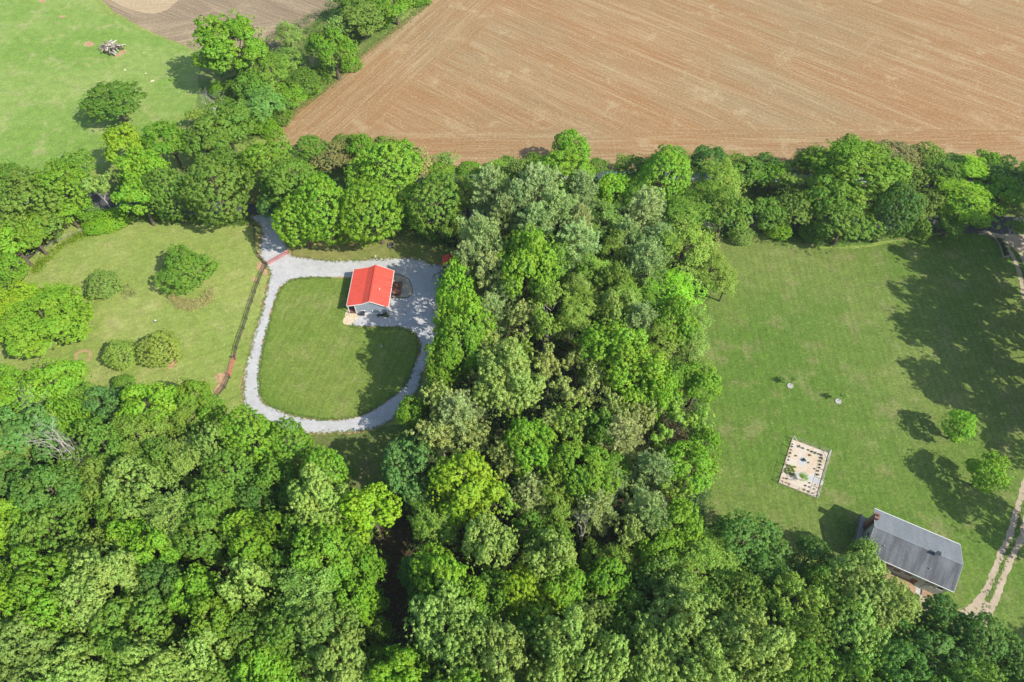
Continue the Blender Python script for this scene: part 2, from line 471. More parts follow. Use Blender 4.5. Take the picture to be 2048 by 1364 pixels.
def leaf_mesh(name, P, N, length, width, mat, jitter=.7, along=None):
    """one small pointed leaf spray per point, facing roughly along N"""
    n = len(P)
    N0 = N
    N = unit(unit(N) + NR.normal(size=(n, 3))*jitter*.8)
    T = NR.normal(size=(n, 3)) if along is None else along + NR.normal(size=(n, 3))*.25
    T = unit(T - N*(T*N).sum(1, keepdims=True)); B = np.cross(N, T)
    L = (length*NR.uniform(.7, 1.3, (n, 1)))/2; W = (width*NR.uniform(.7, 1.3, (n, 1)))/2
    v = np.empty((n, 4, 3))
    sk = NR.uniform(-.3, .3, (n, 1))
    v[:, 0] = P - T*L; v[:, 3] = P + B*W + T*L*sk; v[:, 2] = P + T*L; v[:, 1] = P - B*W + T*L*sk
    me = bpy.data.meshes.new(name)
    me.vertices.add(4*n); me.vertices.foreach_set('co', v.ravel().astype(np.float32))
    me.loops.add(4*n); me.loops.foreach_set('vertex_index', np.arange(4*n, dtype=np.int32))
    me.polygons.add(n); me.polygons.foreach_set('loop_start', np.arange(0, 4*n, 4, dtype=np.int32))
    me.update(calc_edges=True)
    # round the shading of each spray towards the clump it belongs to
    S = unit(.64*unit(N0) + .36*N)
    me.normals_split_custom_set_from_vertices(np.repeat(S, 4, 0).astype(np.float32))
    me.materials.append(mat)
    return me

def fib(n):
    i = np.arange(n)+.5; z = 1-2*i/n; a = math.pi*(1+5**.5)*i; r = np.sqrt(1-z*z)
    return np.stack([r*np.cos(a), r*np.sin(a), z], 1)

def lumps(u, k=7, amp=.1):
    s = np.zeros(len(u))
    for _ in range(k):
        d = unit(NR.normal(size=3)); s += np.cos((u@d)*NR.uniform(3, 7)+NR.uniform(0, 6.28))
    return 1+amp*s/math.sqrt(k)

def florets(C, U, rl, n):
    """n leaves round each of the centres C, on domes of radius rl that face U"""
    m = len(C); C = np.repeat(C, n, 0); U = np.repeat(U, n, 0); rl = np.repeat(np.broadcast_to(rl, m), n)[:, None]
    d = unit(unit(NR.normal(size=(m*n, 3))) + .75*U)
    P = C + d*rl*NR.uniform(.55, 1.05, (m*n, 1))
    return P, unit(.75*d + .25*U + np.array([.0, 0, .35]))

def crown_dome(R=5., H=14., zb=1.6, n=700, rl=.34, k=30, amp=.10, low=-.8, size=(.28,.185)):
    u = fib(n); u = u[u[:, 2] > low]; u = unit(u + NR.normal(size=u.shape)*.06)
    zc = (H+zb)/2; rz = (H-zb)/2
    f = lumps(u, 8, amp)*lumps(u*2.6, 8, .035)*NR.uniform(.87, 1.02, len(u))
    C = u*f[:, None]*np.array([R-.4, R-.4, rz-.4]) + np.array([0, 0, zc])
    P, N = florets(C, u, rl*NR.uniform(.7, 1.35, len(u)), k)
    ui = unit(NR.normal(size=(1500, 3))); ui = ui[ui[:, 2] > low]
    Pi = ui*NR.uniform(.62, .84, (len(ui), 1))*np.array([R, R, rz]) + np.array([0, 0, zc])
    return leaf_mesh('crown', np.vstack([P, Pi]), np.vstack([N, ui]), *size, M['leaf'], .7)

def crown_mass(R=5., H=14., zb=3.2, m=20, mr=(.26,.40), flat=.75, nf=32, rl=.34, k=24, size=(.295,.19), mat='leaf', spread=(.45,.86), jit=.6, fill=40):
    zc = (H+zb)/2; rz = (H-zb)/2
    u = fib(int(m*1.35)); u = unit(u + NR.normal(size=u.shape)*.28); u = u[u[:, 2] > -.45]
    rr = NR.uniform(spread[0], spread[1], len(u))
    C = u*rr[:, None]*np.array([R, R, rz]) + np.array([0, 0, zc])
    mrad = R*NR.uniform(mr[0], mr[1], len(u))
    PP = []; NN = []
    for c, ud, q in zip(C, u, mrad):
        d = fib(nf*2); d = unit(d + NR.normal(size=d.shape)*.25)
        d = d[(d@unit(ud+np.array([0, 0, .8]))) > -.25][:int(nf*1.5)]
        cc = c + d*np.array([q, q, q*flat])*NR.uniform(.75, 1.05, (len(d), 1))
        P, N = florets(cc, d, rl*NR.uniform(.6, 1.3, len(d)), k)
        PP.append(P); NN.append(N)
        di = unit(NR.normal(size=(fill, 3))); PP.append(c + di*q*.55); NN.append(di)
    us = unit(NR.normal(size=(160, 3))); us = us[us[:, 2] > -.3]
    cs = us*NR.uniform(.95, 1.10, (len(us), 1))*np.array([R, R, rz])*.97 + np.array([0, 0, zc])
    P, N = florets(cs, us, NR.uniform(.14, .34, len(us)), 9); PP.append(P); NN.append(N)
    return leaf_mesh('crown', np.vstack(PP), np.vstack(NN), *size, M[mat], jit)

def crown_feather(R=5., H=14., zb=3., m=46, q=(.17,.30), n=330, size=(.30,.16)):
    zc = (H+zb)/2; rz = (H-zb)/2
    u = unit(fib(m) + NR.normal(size=(m, 3))*.3); u = u[u[:, 2] > -.55]
    C = u*NR.uniform(.45, .88, (len(u), 1))*np.array([R, R, rz]) + np.array([0, 0, zc])
    PP = []; NN = []
    for c, ud in zip(C, u):
        s = R*NR.uniform(*q)
        g = NR.normal(size=(n, 3))*np.array([s, s, s*.6])*.55 + ud*s*.2
        # fine sprays: leaves gathered on short twigs
        tw = NR.normal(size=(n//10, 3))*np.array([s, s, s*.55])*.62
        g = np.repeat(tw, 10, 0)[:n] + NR.normal(size=(len(np.repeat(tw, 10, 0)[:n]), 3))*.17
        PP.append(c+g); NN.append(unit(ud*.5 + np.array([0, 0, .8]) + NR.normal(size=g.shape)*.2))
    return leaf_mesh('crown', np.vstack(PP), np.vstack(NN), *size, M['thin_leaf'], .6)

def crown_pine(R=5., H=14.):
    P = []; A = []; wood = MB()
    wood.tube([(0,0,0),(.08,.05,H*.5),(0,.08,H*.98)], [.30,.20,.03], 6)
    z = 2.2
    while z < H-.3:
        f = (z-2.2)/(H-2.2)
        L = R*(.55+.62*math.sin(math.pi*min(1, .25+f*.62)))*(1-f**3.2)*NR.uniform(.75, 1.08)+.25
        nb = int(NR.integers(4, 7)); a0 = NR.uniform(0, 6.28)
        for b in range(nb):
            a = a0+b*6.283/nb+NR.normal()*.22; l = L*NR.uniform(.7, 1.1); rise = .12+.55*f
            e = Vector((math.cos(a)*l, math.sin(a)*l, z+l*rise))
            mid = Vector((math.cos(a)*l*.5, math.sin(a)*l*.5, z+l*.5*rise*.7))
            wood.tube([(0,0,z), mid, e], [.06,.04,.012], 3, False)
            nt = max(3, int(l*3.6))
            for t in range(nt):
                q = .28+.72*(t+NR.uniform(0, .9))/nt
                c = np.array([math.cos(a)*l*q, math.sin(a)*l*q, z+l*q*rise*(.7+.3*q)])
                side = np.array([-math.sin(a), math.cos(a), 0])*NR.normal()*.42*(1.2-q*.6)*min(1.4, l*.4)
                c = c+side
                ax = unit(np.array([math.cos(a)*.8, math.sin(a)*.8, .75])+NR.normal(size=3)*.25+side*.5)
                d = unit(ax*1.05+NR.normal(size=(15, 3))*.62)
                P.append(c+d*.26); A.append(d)
        z += NR.uniform(.42, .62)
    P = np.vstack(P); A = np.vstack(A)
    Nn = unit(np.cross(A, NR.normal(size=A.shape)) + np.array([0, 0, .5]))
    cr = leaf_mesh('crown', P, Nn, .62, .12, M['needle'], .15, along=A)
    w = wood.mesh('trunk'); w.materials.append(M['bark'])
    return cr, w

def branch_tree(seed, R=5., H=14., depth=5, r0=.26, spread=.62, zfirst=.30, gnarl=.18, trunk_h=None):
    """recursive limbs; returns the wood and the twig tips"""
    r = random.Random(seed); mb = MB(); tips = []
    def grow_(p, d, L, rad, k):
        pts = [p]; rs = [rad]; q = p.copy(); dd = d.copy(); n = 3
        for i in range(n):
            dd = (dd + Vector((r.gauss(0, gnarl), r.gauss(0, gnarl), r.gauss(0, gnarl*.6)+.05))).normalized()
            q = q + dd*(L/n); pts.append(q.copy()); rs.append(rad*(1-.42*(i+1)/n))
        mb.tube(pts, rs, 5 if k > 2 else 3, False)
        if k <= 2: tips.append((q.copy(), dd.copy()))
        if k == 0: return
        for c in range(r.choice((2, 3, 3) if k > 1 else (2, 2, 3))):
            ang = r.uniform(0, 6.283); t = Vector((math.cos(ang), math.sin(ang), 0))
            nd = (dd*r.uniform(.55, .95) + t*spread*r.uniform(.7, 1.35) + Vector((0, 0, .12))).normalized()
            grow_(q if c else pts[-2].lerp(q, .6), nd, L*r.uniform(.62, .86), rs[-1]*r.uniform(.6, .85), k-1)
    th = H*zfirst if trunk_h is None else trunk_h
    mb.tube([(0,0,0),(.05,.03,th*.5),(0,0,th)], [r0*1.25, r0, r0*.92], 7)
    for c in range(4):
        ang = c*1.57+r.uniform(-.4, .4); t = Vector((math.cos(ang), math.sin(ang), 0))
        d = (t*r.uniform(.35, .95) + Vector((0, 0, 1))).normalized()
        grow_(Vector((0, 0, th)), d, H*.19*r.uniform(.8, 1.2), r0*.62, depth-1)
    # fit into the nominal envelope
    v = np.array(mb.v); zz = v[:, 2].max(); rr = np.percentile(np.hypot(v[:, 0], v[:, 1]), 99)
    sc = np.array([R/rr, R/rr, H/zz]); 
    k = np.clip(v[:, 2:3]/(th*1.2), 0, 1)
    v2 = v*np.hstack([1+(sc[0]-1)*k, 1+(sc[1]-1)*k, np.full_like(k, sc[2])])
    mb.v = [tuple(p) for p in v2]
    tp = np.array([t[0] for t in tips])*sc; td = unit(np.array([t[1] for t in tips]))
    return mb, tp, td

def plain_trunk(seed, H=14., fork=.38):
    r = random.Random(seed); mb = MB()
    mb.tube([(0,0,0),(.06,-.04,H*.25),(.02,.05,H*.55),(0,0,H*.82)], [.42,.30,.20,.05], 7)
    for i in range(9):
        z = H*(fork-.08+.055*i); a = i*2.4+r.uniform(-.3, .3); l = 3.6*(1-.055*i)*r.uniform(.8, 1.15)
        m = Vector((math.cos(a)*l*.5, math.sin(a)*l*.5, z+l*.35)); e = Vector((math.cos(a)*l, math.sin(a)*l, z+l*.85))
        mb.tube([(0,0,z), m, e], [.13,.09,.03], 4, False)
    me = mb.mesh('trunk'); me.materials.append(M['bark']); return me

PROTO = {}
tr_ = [plain_trunk(i) for i in range(3)]
PROTO['M'] = [(crown_dome(amp=a), tr_[i % 3]) for i, a in enumerate((.07, .10, .13, .09, .15, .11))]
PROTO['O'] = [(crown_mass(m=mm, mr=q), tr_[i % 3]) for i, (mm, q) in enumerate(((20,(.28,.40)), (26,(.22,.36)), (16,(.32,.44)), (23,(.26,.38)), (30,(.2,.32)), (34,(.18,.30)), (18,(.24,.44)), (25,(.24,.34)))) ]
PROTO['P'] = [(crown_mass(m=mm, mr=(.20,.30), flat=1.2, nf=27, rl=.33, k=22, size=(.30,.195), spread=(.35,.9), jit=.7, fill=30), tr_[i % 3]) for i, mm in enumerate((30, 36, 26, 33, 40, 28))]
PROTO['S'] = [(crown_mass(m=mm, mr=(.24,.36), zb=.9, flat=.9), tr_[i]) for i, mm in enumerate((24, 28))]
PROTO['L'] = [(crown_feather(m=mm), tr_[i % 3]) for i, mm in enumerate((44, 52, 38))]
PROTO['W'] = [crown_pine() for i in range(4)]
PROTO['B'] = []
for i in range(3):
    cr = crown_dome(R=5., H=14., zb=-3.5, n=760, rl=.42, k=22, amp=.17, low=-.45, size=(.34,.22))
    mb = MB()
    for j in range(5):
        a = j*1.3+i; mb.tube([(.2*math.cos(a),.2*math.sin(a),0),(1.2*math.cos(a),1.2*math.sin(a),5),(2.6*math.cos(a),2.6*math.sin(a),9.5)], [.16,.12,.04], 5)
    w = mb.mesh('trunk'); w.materials.append(M['bark']); PROTO['B'].append((cr, w))
PROTO['N'] = []; PROTO['D'] = []
for i in range(4):
    mb, tp, td = branch_tree(20+i, depth=5, r0=.22, spread=.66, gnarl=.16)
    P, N = florets(tp, td, .46, 18)
    keep = NR.random(len(P)) < .9
    cr = leaf_mesh('crown', P[keep], N[keep], .42, .24, M['thin_leaf'], .7)
    w = mb.mesh('trunk'); w.materials.append(M['pale_bark']); PROTO['N'].append((cr, w))
for i in range(3):
    mb, tp, td = branch_tree(40+i, depth=5, r0=.28, spread=.6, gnarl=.2, zfirst=.25)
    w = mb.mesh('limbs'); w.materials.append(M['dead_wood']); PROTO['D'].append((None, w))

# leaf colours (base reflectance)
LEAF = {'br': ('bright-green', (.136,.258,.018)), 'li': ('lime-green', (.155,.292,.018)), 'ye': ('yellow-green', (.190,.310,.014)),
        'mi': ('mid-green', (.112,.212,.025)), 'de': ('deep-green', (.078,.170,.028)), 'pa': ('pale-green', (.195,.290,.075)),
        'bl': ('bluish-green', (.098,.205,.052)), 'ol': ('olive-green', (.140,.222,.034)), 'ta': ('tan-green', (.185,.230,.075)),
        'sa': ('sage-green', (.145,.230,.054)), 'pi': ('grey-green', (.225,.300,.130)), 'py': ('straw-green', (.270,.325,.140)), 'rb': ('reddish-olive', (.185,.190,.080)),
        'oy': ('olive-yellow', (.215,.300,.060)), 'gr': ('bare grey', (.3,.3,.3))}
KIND = {'S': ('young_tree', 'compact round-crowned young tree', 'tree', .53), 'M': ('maple_tree', 'dome-crowned maple', 'tree', .56), 'O': ('broadleaf_tree', 'broad clump-crowned tree', 'tree', .62),
        'P': ('poplar_tree', 'tall many-lobed tree', 'tree', .62), 'L': ('feathery_tree', 'feathery soft-crowned tree', 'tree', .60),
        'W': ('pine_tree', 'white pine', 'pine', .55), 'N': ('thin_tree', 'thin open-crowned tree', 'tree', .68),
        'B': ('bush', 'rounded bush', 'bush', .38), 'D': ('dead_tree', 'leafless dead tree', 'dead tree', .6)}
REGION = {'H': ('along the diagonal hedgerow', 'hedgerow between pasture and ploughed field'),
          'F': ('along the field edge', 'trees and shrubs at the edge of the ploughed field'),
          'R': ('in the road-side row', 'row of trees along the road'),
          'E': ('at the left picture edge', 'trees at the left edge'),
          'Y': ('on the left yard', 'shrubs and trees on the left yard'),
          'C1': ('in the upper central wood', 'central wood'), 'C2': ('in the middle of the central wood', 'central wood'), 'C3': ('in the lower central wood', 'central wood'),
          'L1': ('on the lower-left wood edge', 'lower-left wood'), 'L2': ('inside the lower-left wood', 'lower-left wood'), 'L3': ('at the lower-left bottom', 'lower-left wood'),
          'B1': ('in the bottom-middle wood', 'bottom wood'), 'B2': ('by the grey-roofed house', 'trees by the grey-roofed house'), 'B3': ('at the bottom right', 'bottom wood'),
          'G': ('on the right lawn', 'small trees on the right lawn'), 'X': ('beyond the right picture edge', 'trees beyond the right edge'), 'P': ('on the pasture', 'trees on the pasture')}

# x y half-width(px) kind colour height(m) -- read off the photograph, region by region
TREES = {
'P': '228 204 56 O mi 9.5',
'H': '''462 95 66 O br 17; 470 178 28 B mi 5; 420 203 34 D gr 11; 385 232 24 N ol 6; 438 182 18 B li 4; 452 258 56 O mi 12; 664 100 45 O br 12;
 577 70 24 L sa 9; 618 106 28 D gr 11; 540 148 44 L mi 11; 602 162 30 O mi 7; 530 208 36 L bl 9; 577 190 30 O br 6; 515 248 28 B br 4.5; 500 180 30 O mi 9; 455 215 22 B mi 5;
 725 35 42 O ol 9; 677 52 26 N sa 9; 790 6 40 O br 9; 745 -8 30 O mi 9; 705 18 25 O mi 8; 760 42 24 B br 4; 700 128 22 B br 3.5; 640 150 24 B mi 4;
 560 232 24 B mi 4; 545 262 20 B br 3.5; 690 8 26 N sa 9; 620 178 20 B li 3.5; 505 130 34 O sa 10; 580 120 28 L sa 8; 835 -6 28 B br 4; 490 225 26 L sa 7''',
'F': '''1275 338 34 O mi 8; 1350 320 30 O ol 7; 1640 325 34 O mi 8; 1530 335 30 O de 7; 1745 320 34 O mi 8; 1820 345 32 O ol 7; 1880 345 34 O mi 8; 1975 335 34 O br 8; 1465 330 30 O ol 7; 880 350 26 O br 6; 800 340 30 O mi 7; 1090 345 28 O mi 7; 690 290 24 O ol 6; 1700 300 30 O mi 9; 660 312 32 O rb 7; 625 300 30 O mi 8; 725 297 28 O br 9; 772 302 36 O ol 7; 845 328 38 N rb 6.5; 890 322 22 N sa 6; 940 346 26 M br 6; 985 343 20 O de 5.5; 1010 336 24 O mi 6;
 1140 305 38 O br 11; 1060 330 28 O mi 7; 1196 336 20 O mi 5.5; 1245 332 24 N ol 5; 1168 335 18 N ta 4.5; 1415 320 30 O de 8; 1490 345 32 O mi 8; 1545 352 30 O li 8; 1592 325 26 N ol 6.5;
 1615 332 20 O rb 5; 1385 330 20 O ol 5; 1790 318 46 O rb 7.5; 1858 328 44 O ol 7.5; 1905 335 30 O de 7; 1945 342 38 L li 9; 2002 348 44 O de 8; 2048 352 30 O mi 8; 2090 360 34 O mi 8; 820 318 26 O ol 6;
 700 325 24 N rb 6; 1300 350 18 B mi 3; 1045 345 20 B de 3.5''',
'R': '''250 290 42 O ye 13; 338 285 44 O br 13; 290 345 52 O li 15; 275 395 40 O li 14; 336 388 42 M mi 16; 432 376 66 M mi 18; 548 322 50 O br 15; 575 368 56 O mi 15; 600 440 44 M li 15;
 648 420 56 M br 18; 762 345 66 M br 18; 752 425 62 M li 17; 876 412 55 M mi 18; 470 330 34 O mi 13; 540 410 26 P bl 9; 410 290 40 O mi 13;
 935 392 32 L ol 14; 915 455 28 O ol 11; 1000 352 30 L ol 11; 1035 345 30 O sa 11; 1118 362 74 M br 16; 1222 378 36 O li 11; 1325 356 58 M br 15;
 1440 362 48 L ol 13; 1450 430 50 O mi 13; 1410 400 36 L mi 13; 1580 420 42 O ol 10; 1532 425 34 O mi 10; 1590 375 36 N ol 9; 1705 345 84 O br 17; 1690 445 56 O mi 11; 1785 418 48 M de 15; 1650 395 40 O mi 13;
 1855 412 36 O ol 9; 1930 402 56 L li 12; 2010 392 40 O br 10; 1900 450 28 O mi 6; 1840 458 26 B mi 4; 1625 465 26 B mi 4; 1560 462 24 B li 4; 2030 455 20 N mi 7; 1960 440 20 B li 4;
 1275 405 30 O ol 8; 1480 470 22 B sa 4; 820 440 20 B de 4; 690 470 20 B br 4; 1245 410 24 O mi 8; 195 375 30 N sa 11; 170 420 24 O br 6; 225 440 30 B li 3; 195 452 26 B li 2.5; 1320 420 30 O ol 9''',
'E': '''48 402 76 O ol 14; 125 372 56 O br 13; 150 330 34 O mi 10; 90 440 42 O mi 9; 25 488 48 O li 11; 62 470 40 O br 10; 12 535 36 O br 9; -40 470 50 O ol 12; -30 400 50 O mi 13; 8 352 34 O mi 10;
 135 425 26 O li 8; -30 560 34 O br 8''',
'Y': '''208 571 32 B sa 4.6; 369 542 51 B mi 6.8; 92 645 78 O br 9; 25 605 48 O ye 8; 110 600 40 L li 8; 246 712 32 B oy 5.6; 323 698 35 B oy 6.4; -30 650 50 O li 9''',
'C1': '''985 402 36 W pi 17; 1030 430 34 W pi 17; 1086 412 44 W pi 19; 962 502 48 W pi 17; 1005 455 32 W pi 16; 1076 472 34 W pi 17; 1112 455 34 W pi 18; 1150 402 36 W pi 17; 1155 468 26 W py 18;
 1150 512 48 W pi 18; 1286 440 44 W pi 17; 1262 492 30 W pi 15; 1292 540 38 W pi 17; 1205 450 40 L sa 15; 1045 538 62 P li 18; 1005 482 24 B sa 12; 912 584 36 O li 14; 932 652 46 O li 18;
 1365 500 66 L ol 16; 1345 585 52 L li 14; 1370 430 42 L mi 14; 1420 545 40 L ol 12; 1452 570 22 L ol 9; 985 560 38 W py 15; 1190 545 34 L ol 15; 1225 565 32 P ol 15; 1250 595 38 L ol 14; 1155 575 32 L sa 14; 1172 618 44 L ol 14;
 1100 600 30 N ol 14; 1322 500 34 W pi 15; 1075 385 30 W pi 15; 1120 520 30 L mi 14; 1310 590 34 L sa 13; 940 540 30 W pi 16; 1225 500 26 L ol 15; 1285 395 26 L mi 12''',
'C2': '''982 640 32 W pi 15; 1050 645 36 N ta 14; 1092 655 32 N ol 15; 1140 640 30 L ol 14; 1232 632 34 P pa 15; 1272 655 34 W pi 15; 1342 645 42 O br 15; 1388 650 34 L sa 12; 1012 605 34 W pi 14; 1080 600 24 L mi 13;
 935 705 46 O br 19; 908 695 32 P pa 17; 960 685 30 N ta 14; 1012 765 64 P pa 20; 1100 730 34 N ta 15; 1135 790 42 N ta 15; 1142 845 40 N ol 14; 1085 860 30 N ta 13; 1222 705 56 P li 18; 1275 755 58 P li 18;
 1190 770 32 N ta 14; 1382 700 34 L sa 12; 1396 772 36 O br 13; 1362 830 46 N ol 12; 908 850 46 W py 16; 888 745 32 O br 17; 868 782 26 O mi 14; 822 832 28 O br 11; 884 805 34 N ta 15; 882 875 44 N ta 13;
 1322 690 34 L ol 14; 1180 680 30 N ol 14; 1320 800 36 O li 15; 1160 720 30 N ta 14; 1400 735 22 L sa 9; 1045 700 30 N ol 13; 1355 760 34 L mi 13; 890 690 26 O li 16; 1225 830 34 N ta 14; 1290 835 34 N ta 13; 1395 850 26 N sa 9; 1300 620 30 L mi 13''',
'C3': '''822 935 50 P bl 15; 1050 890 52 O li 18; 932 965 64 O ye 18; 1168 945 58 O br 17; 1250 890 42 W py 16; 1290 955 38 W pi 15; 1385 935 50 O br 14; 1010 925 36 N ta 15; 1112 965 36 N ol 14;
 1070 1005 36 W py 14; 1122 1025 34 L ol 14; 1195 1020 36 W py 15; 1292 1035 42 W pi 15; 1352 1045 46 O li 14; 1172 1050 34 D gr 17; 1252 1075 26 N ta 13; 985 1085 50 P pa 18; 870 1042 44 L ol 13; 1340 985 32 N ol 12;
 1232 985 36 D gr 16; 1200 865 30 O mi 15; 1000 1000 34 N ol 14; 960 880 36 N ta 14; 1410 885 26 O br 11; 1330 890 36 N ol 12; 1060 1060 30 O mi 12; 1230 945 30 L mi 13; 845 1000 30 O bl 10; 910 1030 30 O br 12; 1350 1090 30 O mi 10; 1150 900 30 N ol 13; 1105 1080 36 P mi 13''',
'L1': '''110 772 56 O br 12; 36 800 50 O li 12; 180 795 28 O mi 10; 215 812 42 O bl 12; 298 815 50 O li 13; 385 792 38 O br 11; 392 838 50 L ol 13; 135 845 38 O br 13; 428 830 30 O br 10; 505 885 56 M br 16; 576 895 46 M br 15; 655 942 48 M br 15; 80 815 40 D gr 15;
 -40 830 50 O br 12; 250 770 22 B mi 4; 20 760 30 O br 9''',
'L2': '''45 872 66 O bl 16; 112 882 56 D gr 22; 155 898 36 D gr 20; 290 872 58 L ol 16; 212 908 46 O mi 15; 30 962 56 O de 17; 112 978 62 O de 17; 188 985 56 O ol 16; 195 940 36 D gr 18; 275 980 58 P pa 18; 386 925 52 L sa 17; 440 895 44 O sa 16;
 470 955 56 M mi 17; 362 1030 60 L sa 17; 425 1010 50 O mi 17; 40 1062 52 O li 17; 105 1062 64 O mi 18; 190 1122 56 O ol 18; 270 1088 36 O li 16; 326 1115 50 O li 16; 425 1065 56 O mi 17; 492 1058 38 M li 15; 522 1005 42 O de 15; 560 960 40 O mi 14;
 642 1012 60 P pa 17; 745 1032 52 O ye 16; 598 1070 38 O mi 15; 672 1112 66 O br 17; 560 1142 48 O mi 16; 515 1112 40 O br 16; 150 935 40 O mi 14; 330 930 40 O mi 14; 540 1050 36 O br 14; 240 1030 40 O mi 15; 20 905 40 O sa 15; -40 930 60 O mi 16; -50 1060 60 O br 16; 605 1005 40 O mi 13; 710 1075 30 O mi 13''',
'L3': '''742 1142 42 O br 14; 735 1215 36 O mi 12; 92 1162 66 O br 18; 28 1178 46 L ol 16; 212 1192 78 P pa 19; 345 1170 46 O de 16; 395 1182 50 O br 17; 505 1175 48 P pa 17; 15 1245 52 O li 18; 82 1292 80 P sa 19; 175 1335 60 P pa 18; 272 1268 70 O mi 18; 335 1335 56 P pa 18; 442 1250 52 O br 17;
 505 1290 56 O mi 17; 422 1340 60 P pa 19; 622 1200 78 L sa 18; 722 1190 40 O br 15; 552 1240 54 O mi 17; 655 1265 64 O sa 17; 545 1335 56 O br 17; 690 1335 58 P pa 17; 762 1262 28 O mi 9; 610 1330 46 O mi 16; -40 1180 56 O mi 17; -50 1320 70 O br 18; 255 1360 50 O mi 17; 20 1370 70 O sa 18; 130 1240 50 O br 17; 300 1215 50 O mi 16; 460 1360 50 O mi 17; 760 1330 40 O mi 12;
 110 1390 60 O mi 17; 560 1400 60 O br 17; 380 1400 60 O pa 17''',
'B1': '''892 1150 54 O li 16; 872 1240 62 P pa 17; 940 1292 60 P pa 18; 1002 1200 44 O mi 14; 1050 1192 48 O ye 16; 1102 1122 48 P pa 17; 1130 1180 44 O br 15; 1000 1340 60 P pa 18; 1130 1292 58 P pa 17; 1212 1172 44 O br 14; 1178 1235 46 P sa 15; 1250 1235 46 O mi 15;
 1312 1112 42 O br 13; 1240 1125 34 L ol 12; 1342 1172 44 P sa 15; 1402 1150 62 L ol 15; 1430 1115 40 L ol 13; 1362 1245 68 P pa 18; 1300 1322 68 P pa 18; 1395 1332 60 P pa 18; 1482 1292 64 P pa 18; 1205 1345 58 P pa 17; 1470 1200 46 O ol 14;
 1490 1085 58 O de 11; 800 1340 50 P li 15; 870 1345 56 O mi 16; 870 1195 40 O de 13; 1060 1250 50 O mi 15; 940 1200 40 O br 14; 1080 1370 60 P pa 17; 1290 1180 40 O de 13; 1330 1380 60 O mi 17; 1420 1205 40 O mi 14; 930 1385 56 O br 17; 1180 1395 56 O mi 17; 1240 1290 44 O mi 15; 1420 1270 40 O mi 14; 980 1250 44 O sa 14; 830 1150 30 O bl 10; 1190 1125 34 O mi 11''',
'B2': '''1622 1120 42 O de 9; 1590 1195 56 N ol 14; 1570 1255 50 N ol 14; 1708 1160 60 P pa 14; 1765 1215 56 P pa 14; 1560 1140 34 O de 8; 1640 1165 36 O mi 11; 1530 1150 40 O de 9; 1660 1230 46 P mi 14; 1720 1105 26 P pa 10; 1872 1238 48 O de 11; 1500 1170 36 O de 10''',
'B3': '''1700 1275 68 P pa 17; 1800 1285 46 O de 13; 1872 1322 78 O de 15; 1962 1302 64 O de 14; 2022 1335 50 O de 14; 1602 1325 62 O mi 16; 1782 1345 60 O de 16; 1520 1225 44 O mi 14; 1545 1300 46 P sa 15; 1690 1350 56 O mi 17; 1480 1370 60 O sa 17; 2060 1385 60 O mi 14; 1930 1385 60 O mi 15; 1620 1270 40 O ol 14; 1580 1390 60 O mi 16; 1840 1400 60 O mi 16''',
'G': '''1918 857 33 S li 7.4; 1975 948 41 S li 9.4''',
}
ORD = ['', 'second', 'third', 'fourth', 'fifth', 'sixth', 'seventh', 'eighth', 'ninth', 'tenth', 'eleventh', 'twelfth', 'thirteenth', 'fourteenth', 'fifteenth', 'sixteenth', 'seventeenth', 'eighteenth', 'nineteenth', 'twentieth']

def plant_tree(k, c, pos, r, h, rz=None, seed=None):
    name = KIND[k][0]
    rr = random.Random(seed if seed is not None else len(COL.objects))
    cr, tk = PROTO[k][rr.randrange(len(PROTO[k]))]
    e = empty(name, pos, rr.uniform(0, 6.283))
    s = r/5.0
    q0 = rr.uniform(.95, 1.05) if k == 'B' else rr.uniform(.86, 1.14); e.scale = (s*q0, s/q0, h/14.0)
    e.rotation_euler = (rr.gauss(0, .04), rr.gauss(0, .04), e.rotation_euler.z)
    b = rr.uniform(1.4, 1.7)*{'L': 1.2, 'N': 1.2, 'W': 1.1}.get(k, 1); col = [v*b*q*rr.uniform(.95, 1.05) for v, q in zip(LEAF[c][1], (1.0, 1.0, .82) if k == 'W' else (1.13, 1.07, .80))]
    t = mesh_obj('limbs' if k == 'D' else 'trunk', tk, None, e)
    if cr is not None:
        q = mesh_obj('crown', cr, None, e); q.color = (*col, 1)
    return e

ALLTREES = []
for reg, txt in TREES.items():
    for ln in txt.replace('\n', ' ').split(';'):
        a = ln.split()
        if not a: continue
        x, y, hw, k, c, h = float(a[0]), float(a[1]), float(a[2]), a[3], a[4], float(a[5])
        if reg in ('C1', 'C2', 'C3', 'F', 'B1'): hw *= 1.10
        if reg == 'H' and k in 'OL': h *= 1.2; hw *= 1.08
        if k == 'W': hw *= .93
        if reg in ('L2', 'L3', 'B1', 'B3', 'L1'):       # uneven canopy heights
            h *= rnd.uniform(.84, 1.14)*(1.1 if c in ('li', 'ye', 'pa', 'br') else .97)
        if reg == 'C1' and x < 1130: h *= 1.2
        if reg == 'C2' and x < 960: h *= 1.1
        zc = h*KIND[k][3]
        p = G(x, y, zc)
        dist = math.sqrt(p.x**2+p.y**2+(CAM_H-zc)**2)
        rw = ray(x, y); m = math.sqrt(sum(q*q for q in rw))
        r = hw*(dist/m)/FPX*1.04
        e = plant_tree(k, c, (p.x, p.y, 0), r, h, seed=int(x*13+y*7))
        ALLTREES.append((reg, k, c, x, e))
